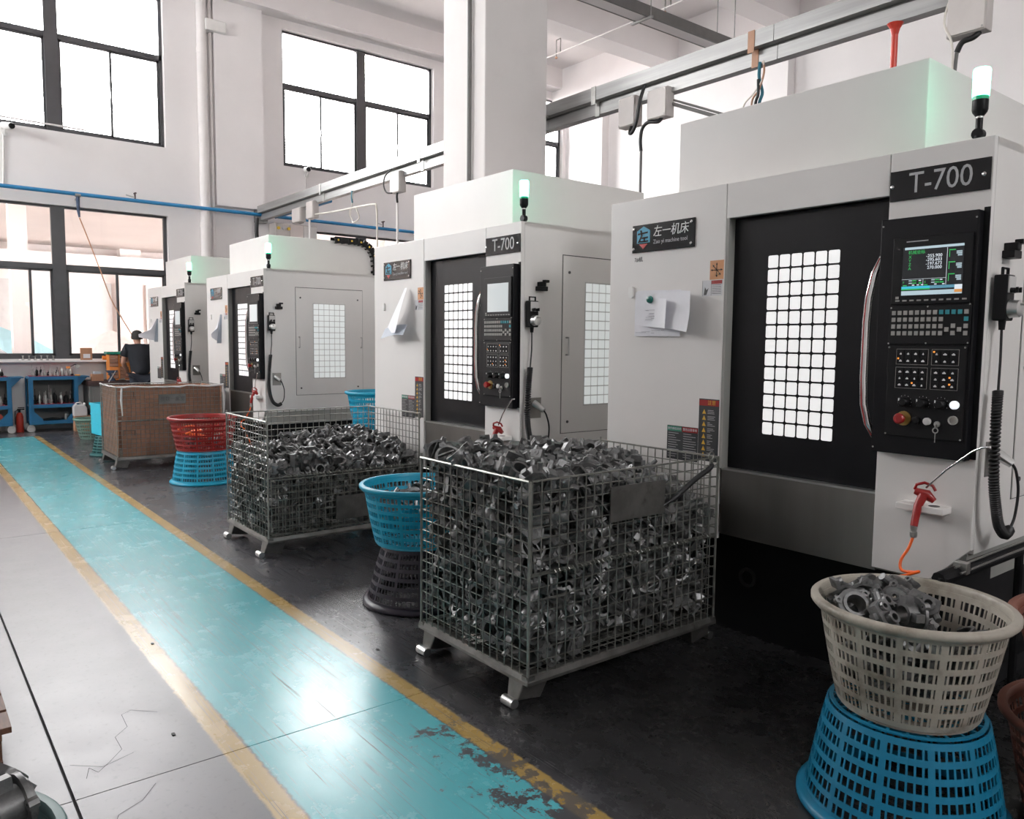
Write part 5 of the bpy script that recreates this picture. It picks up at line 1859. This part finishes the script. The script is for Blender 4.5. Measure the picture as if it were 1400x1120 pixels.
# wall services
bp = thing('blue_air_pipe', 'blue compressed-air pipe along the window wall', 'pipe', (XF - .18, 0, 3.83))
MB().rod((0, YB + .1, -.03), (0, YL - .1, .05), .032, 10).build('pipe', M['pipe_blue'], bp)
MB().rod((0, -5.85, -.015), (-2.6, -5.75, -.07), .026, 10).build('branch', M['pipe_blue'], bp)
for y in (-2.52, -9.0, 1.2, 4.4, -6.4):
    MB().lathe([(.036, -.04), (.036, .04)], (0, y, 0), 10, 'y').box(-.01, .17, y - .015, y + .015, -.07, -.04).build('pipe_clamp', M['trunk'], bp)
for y in (-3.39, -8.15):
    v = MB().rod((0, y, 0), (0, y, .14), .014, 8).box(-.05, .05, y - .014, y + .014, .12, .14)
    v.build('valve', M['bench_dark'], bp)
    MB().rod((0, y, .06), (0, y + .14, .09), .012, 6).build('valve_lever', M['ash'], bp)
MB().tube([(0, -2.52, -.03), (-.01, -2.52, -.25), (-.02, -2.53, -.36)], [.03, .025, .015], 8).build('regulator', M['vise'], bp)
cable('thin tan air line hanging in front of the lower left window', [(XF - .2, -2.53, 3.46), (XF - .21, -2.62, 3.2), (XF - .22, -2.80, 2.65), (XF - .23, -2.98, 2.1), (XF - .2, -3.3, 1.5), (XF - .2, -3.4, 1.25)], .009, M['cable_copper'])
dp = thing('downpipe', 'broad pale downpipe in the corner beside the wall pilaster', 'pipe', (XF - .10, -4.575, 0))
MB().rod((0, 0, 0), (0, 0, ZC), .085, 16).build('pipe', M['pipe_white'], dp)
for z in (3.55, 6.6, .9):
    MB().lathe([(.095, z - .05), (.095, z + .05)], n=16).build('socket', M['pipe_white'], dp)
MB().rod((.03, -.16, 0), (.03, -.16, ZC), .03, 10).build('side_pipe', M['pipe_white'], dp)
cp = thing('column_conduit', 'slim rust-grey conduit running up the face of the square column', 'conduit', (6.52, -4.57, 0))
MB().rod((0, 0, 0), (0, 0, ZC), .022, 8).build('pipe', M['bench_grey'], cp)
for z in (1.2, 3.0, 4.9, 6.8):
    MB().box(-.04, .04, -.03, .0, z - .012, z + .012).build('clip', M['trunk'], cp)
for k, (y, z, lb) in enumerate(((-1.56, 4.80, 'white security camera on the wall under the upper left window'), (-6.56, 4.82, 'white security camera under the upper middle window'))):
    t = thing('security_camera', lb, 'camera', (XF - .02, y, z))
    MB().rod((0, 0, -.12), (-.08, 0, -.06), .014, 8).lathe([(.04, -.015), (.04, .01)], (0.008, 0, -.12), 12, 'x').build('bracket', M['white_plastic'], t)
    MB().tube([(.0, .02, .0), (-.24, -.07 * (1 - 2 * k), -.04)], [.05, .05], 12).build('housing', M['white_plastic'], t)
    MB().tube([(-.24, -.07 * (1 - 2 * k), -.04), (-.262, -.078 * (1 - 2 * k), -.044)], [.044, .040], 12).build('lens', M['black'], t)
    tag(cable('white camera lead under the camera of the upper %s window' % ('left' if not k else 'middle'), [(XF - .015, y + .02, z - .12), (XF - .015, y + .03, z - .5), (XF - .015, y + .05, z - .92)], .012, M['pipe_white'], 'cable', 'cable', 3))
tag(MB().rod((XF + .02, -2.72, 4.93), (XF - .02, 1.0, 4.97), .016, 8).build('wall_conduit', M['pipe_white']), 'white conduit across the bottom of the upper left window', 'conduit')
tag(MB().box(XF - .22, XF, -4.98, -4.62, 6.95, 7.15).build('emergency_light', M['white_plastic'], bevel=.02), 'small white wall lamp high between the two upper windows', 'lamp')
ec = thing('electrical_cabinet', 'pale electrical cabinet with small yellow lamps on the far wall', 'cabinet', (XF - .22, -6.2, 3.0))
MB().box(-.10, .20, -.42, .42, -.4, .70).build('body', M['grey_plastic'], ec, bevel=.008)
for k in range(3):
    MB().box(-.12, -.10, -.41 + k * .275, -.145 + k * .275, -.38, .68).build('door', [M['white_plastic'], M['facade'], M['grey_plastic']][k], ec, bevel=.004)
for k in range(3):
    MB().lathe([(.03, -.02), (.03, 0)], (-.12, .36 - k * .1, .60), 10, 'x').build('pilot_lamp', M['yellow'] if k != 1 else M['sticker_white'], ec)

# energy chain arching out behind the third machine
ch = thing('energy_chain', 'black energy chain arching behind the third machine', 'cable chain', (9.02, -4.72, 0))
path = [Vector((0, .42 - .09 * k, 2.72)) for k in range(4)] + [Vector((0, .10 - .24 * sin(a), 2.47 + .25 * cos(a))) for a in [k * pi / 2 / 6 for k in range(7)]] + [Vector((0, -.14, 2.40 - .085 * k)) for k in range(9)]
for k, (a, b) in enumerate(zip(path, path[1:])):
    d = (b - a)
    L = d.length
    q = MB()
    for s in (-1, 1):
        q.box(s * .06 - .006, s * .06 + .006, 0, L * .96, -.038, .038)
    q.box(-.06, .06, L * .3, L * .6, .030, .038).box(-.06, .06, L * .3, L * .6, -.038, -.030)
    ang = math.atan2(d.z, d.y)
    q.xf(Matrix.Translation(a) @ Matrix.Rotation(ang, 4, 'X'))
    q.build('link', M['black'], ch)
    if k % 2 == 0:
        MB().lathe([(.012, -.0675), (.012, -.066)], tuple(a + d * .5), 8, 'x').build('pin', M['yellow'], ch)

# chip tray and hoses at the right foot of the nearest machine
tc = thing('cable_guard', 'dark slanted cable guard with a bright clip at the right foot of the nearest machine', 'cable guard', (1.16, -2.80, 0))
MB().tube([(.02, -.02, .695), (.01, -.15, .700), (-.02, -.74, .715)], [.024, .026, .026], 8).build('guard', M['base_black'], tc)
for dz, dx in ((.738, -.01), (.722, -.03)):
    MB().tube(catmull([Vector(p) for p in ((dx + .01, -.10, dz - .012), (dx - .005, -.35, dz), (dx - .02, -.74, dz + .008))], 5), .0042, 6).build('line', M['rail'], tc, smooth=True)
MB().box(-.028, .02, -.16, -.13, .70, .742).build('clip', M['steel'], tc, bevel=.003)
MB().box(.02, .04, -.47, -.03, .45, .69).build('guard_plate', M['base_black'], tc)
for y in (-.03, -.72):
    MB().rod((.01, y, .70), (.01, y, 0), .016, 8).build('post', M['base_black'], tc)
hpts = [(.98 + .02 * sin(a), -3.45 + .22 * cos(a), .50 + .22 * sin(a)) for a in [k * .3 for k in range(40)]]
cable('coil of black hose lying against the foot of the nearest machine', [(p[0] - .002 * i, p[1], p[2]) for i, p in enumerate(hpts)], .022, M['cable_black'], 'hose', 'hose', 2)
# bits of swarf on the floor
random.seed(17)
for (x, y) in ((3.32, -1.80), (4.9, -1.86), (3.05, -.78), (4.05, -.95)):
    o = MB().prism(rrect(.022, .012, .004), 'z', 0, .003)
    o.v = [(a + x, b + y, c) for a, b, c in o.v]
    tag(o.build('metal_chip', M['base_black']), 'tiny dark metal chip lying on the floor near the walkway', 'chip', 'metal chips on the floor')
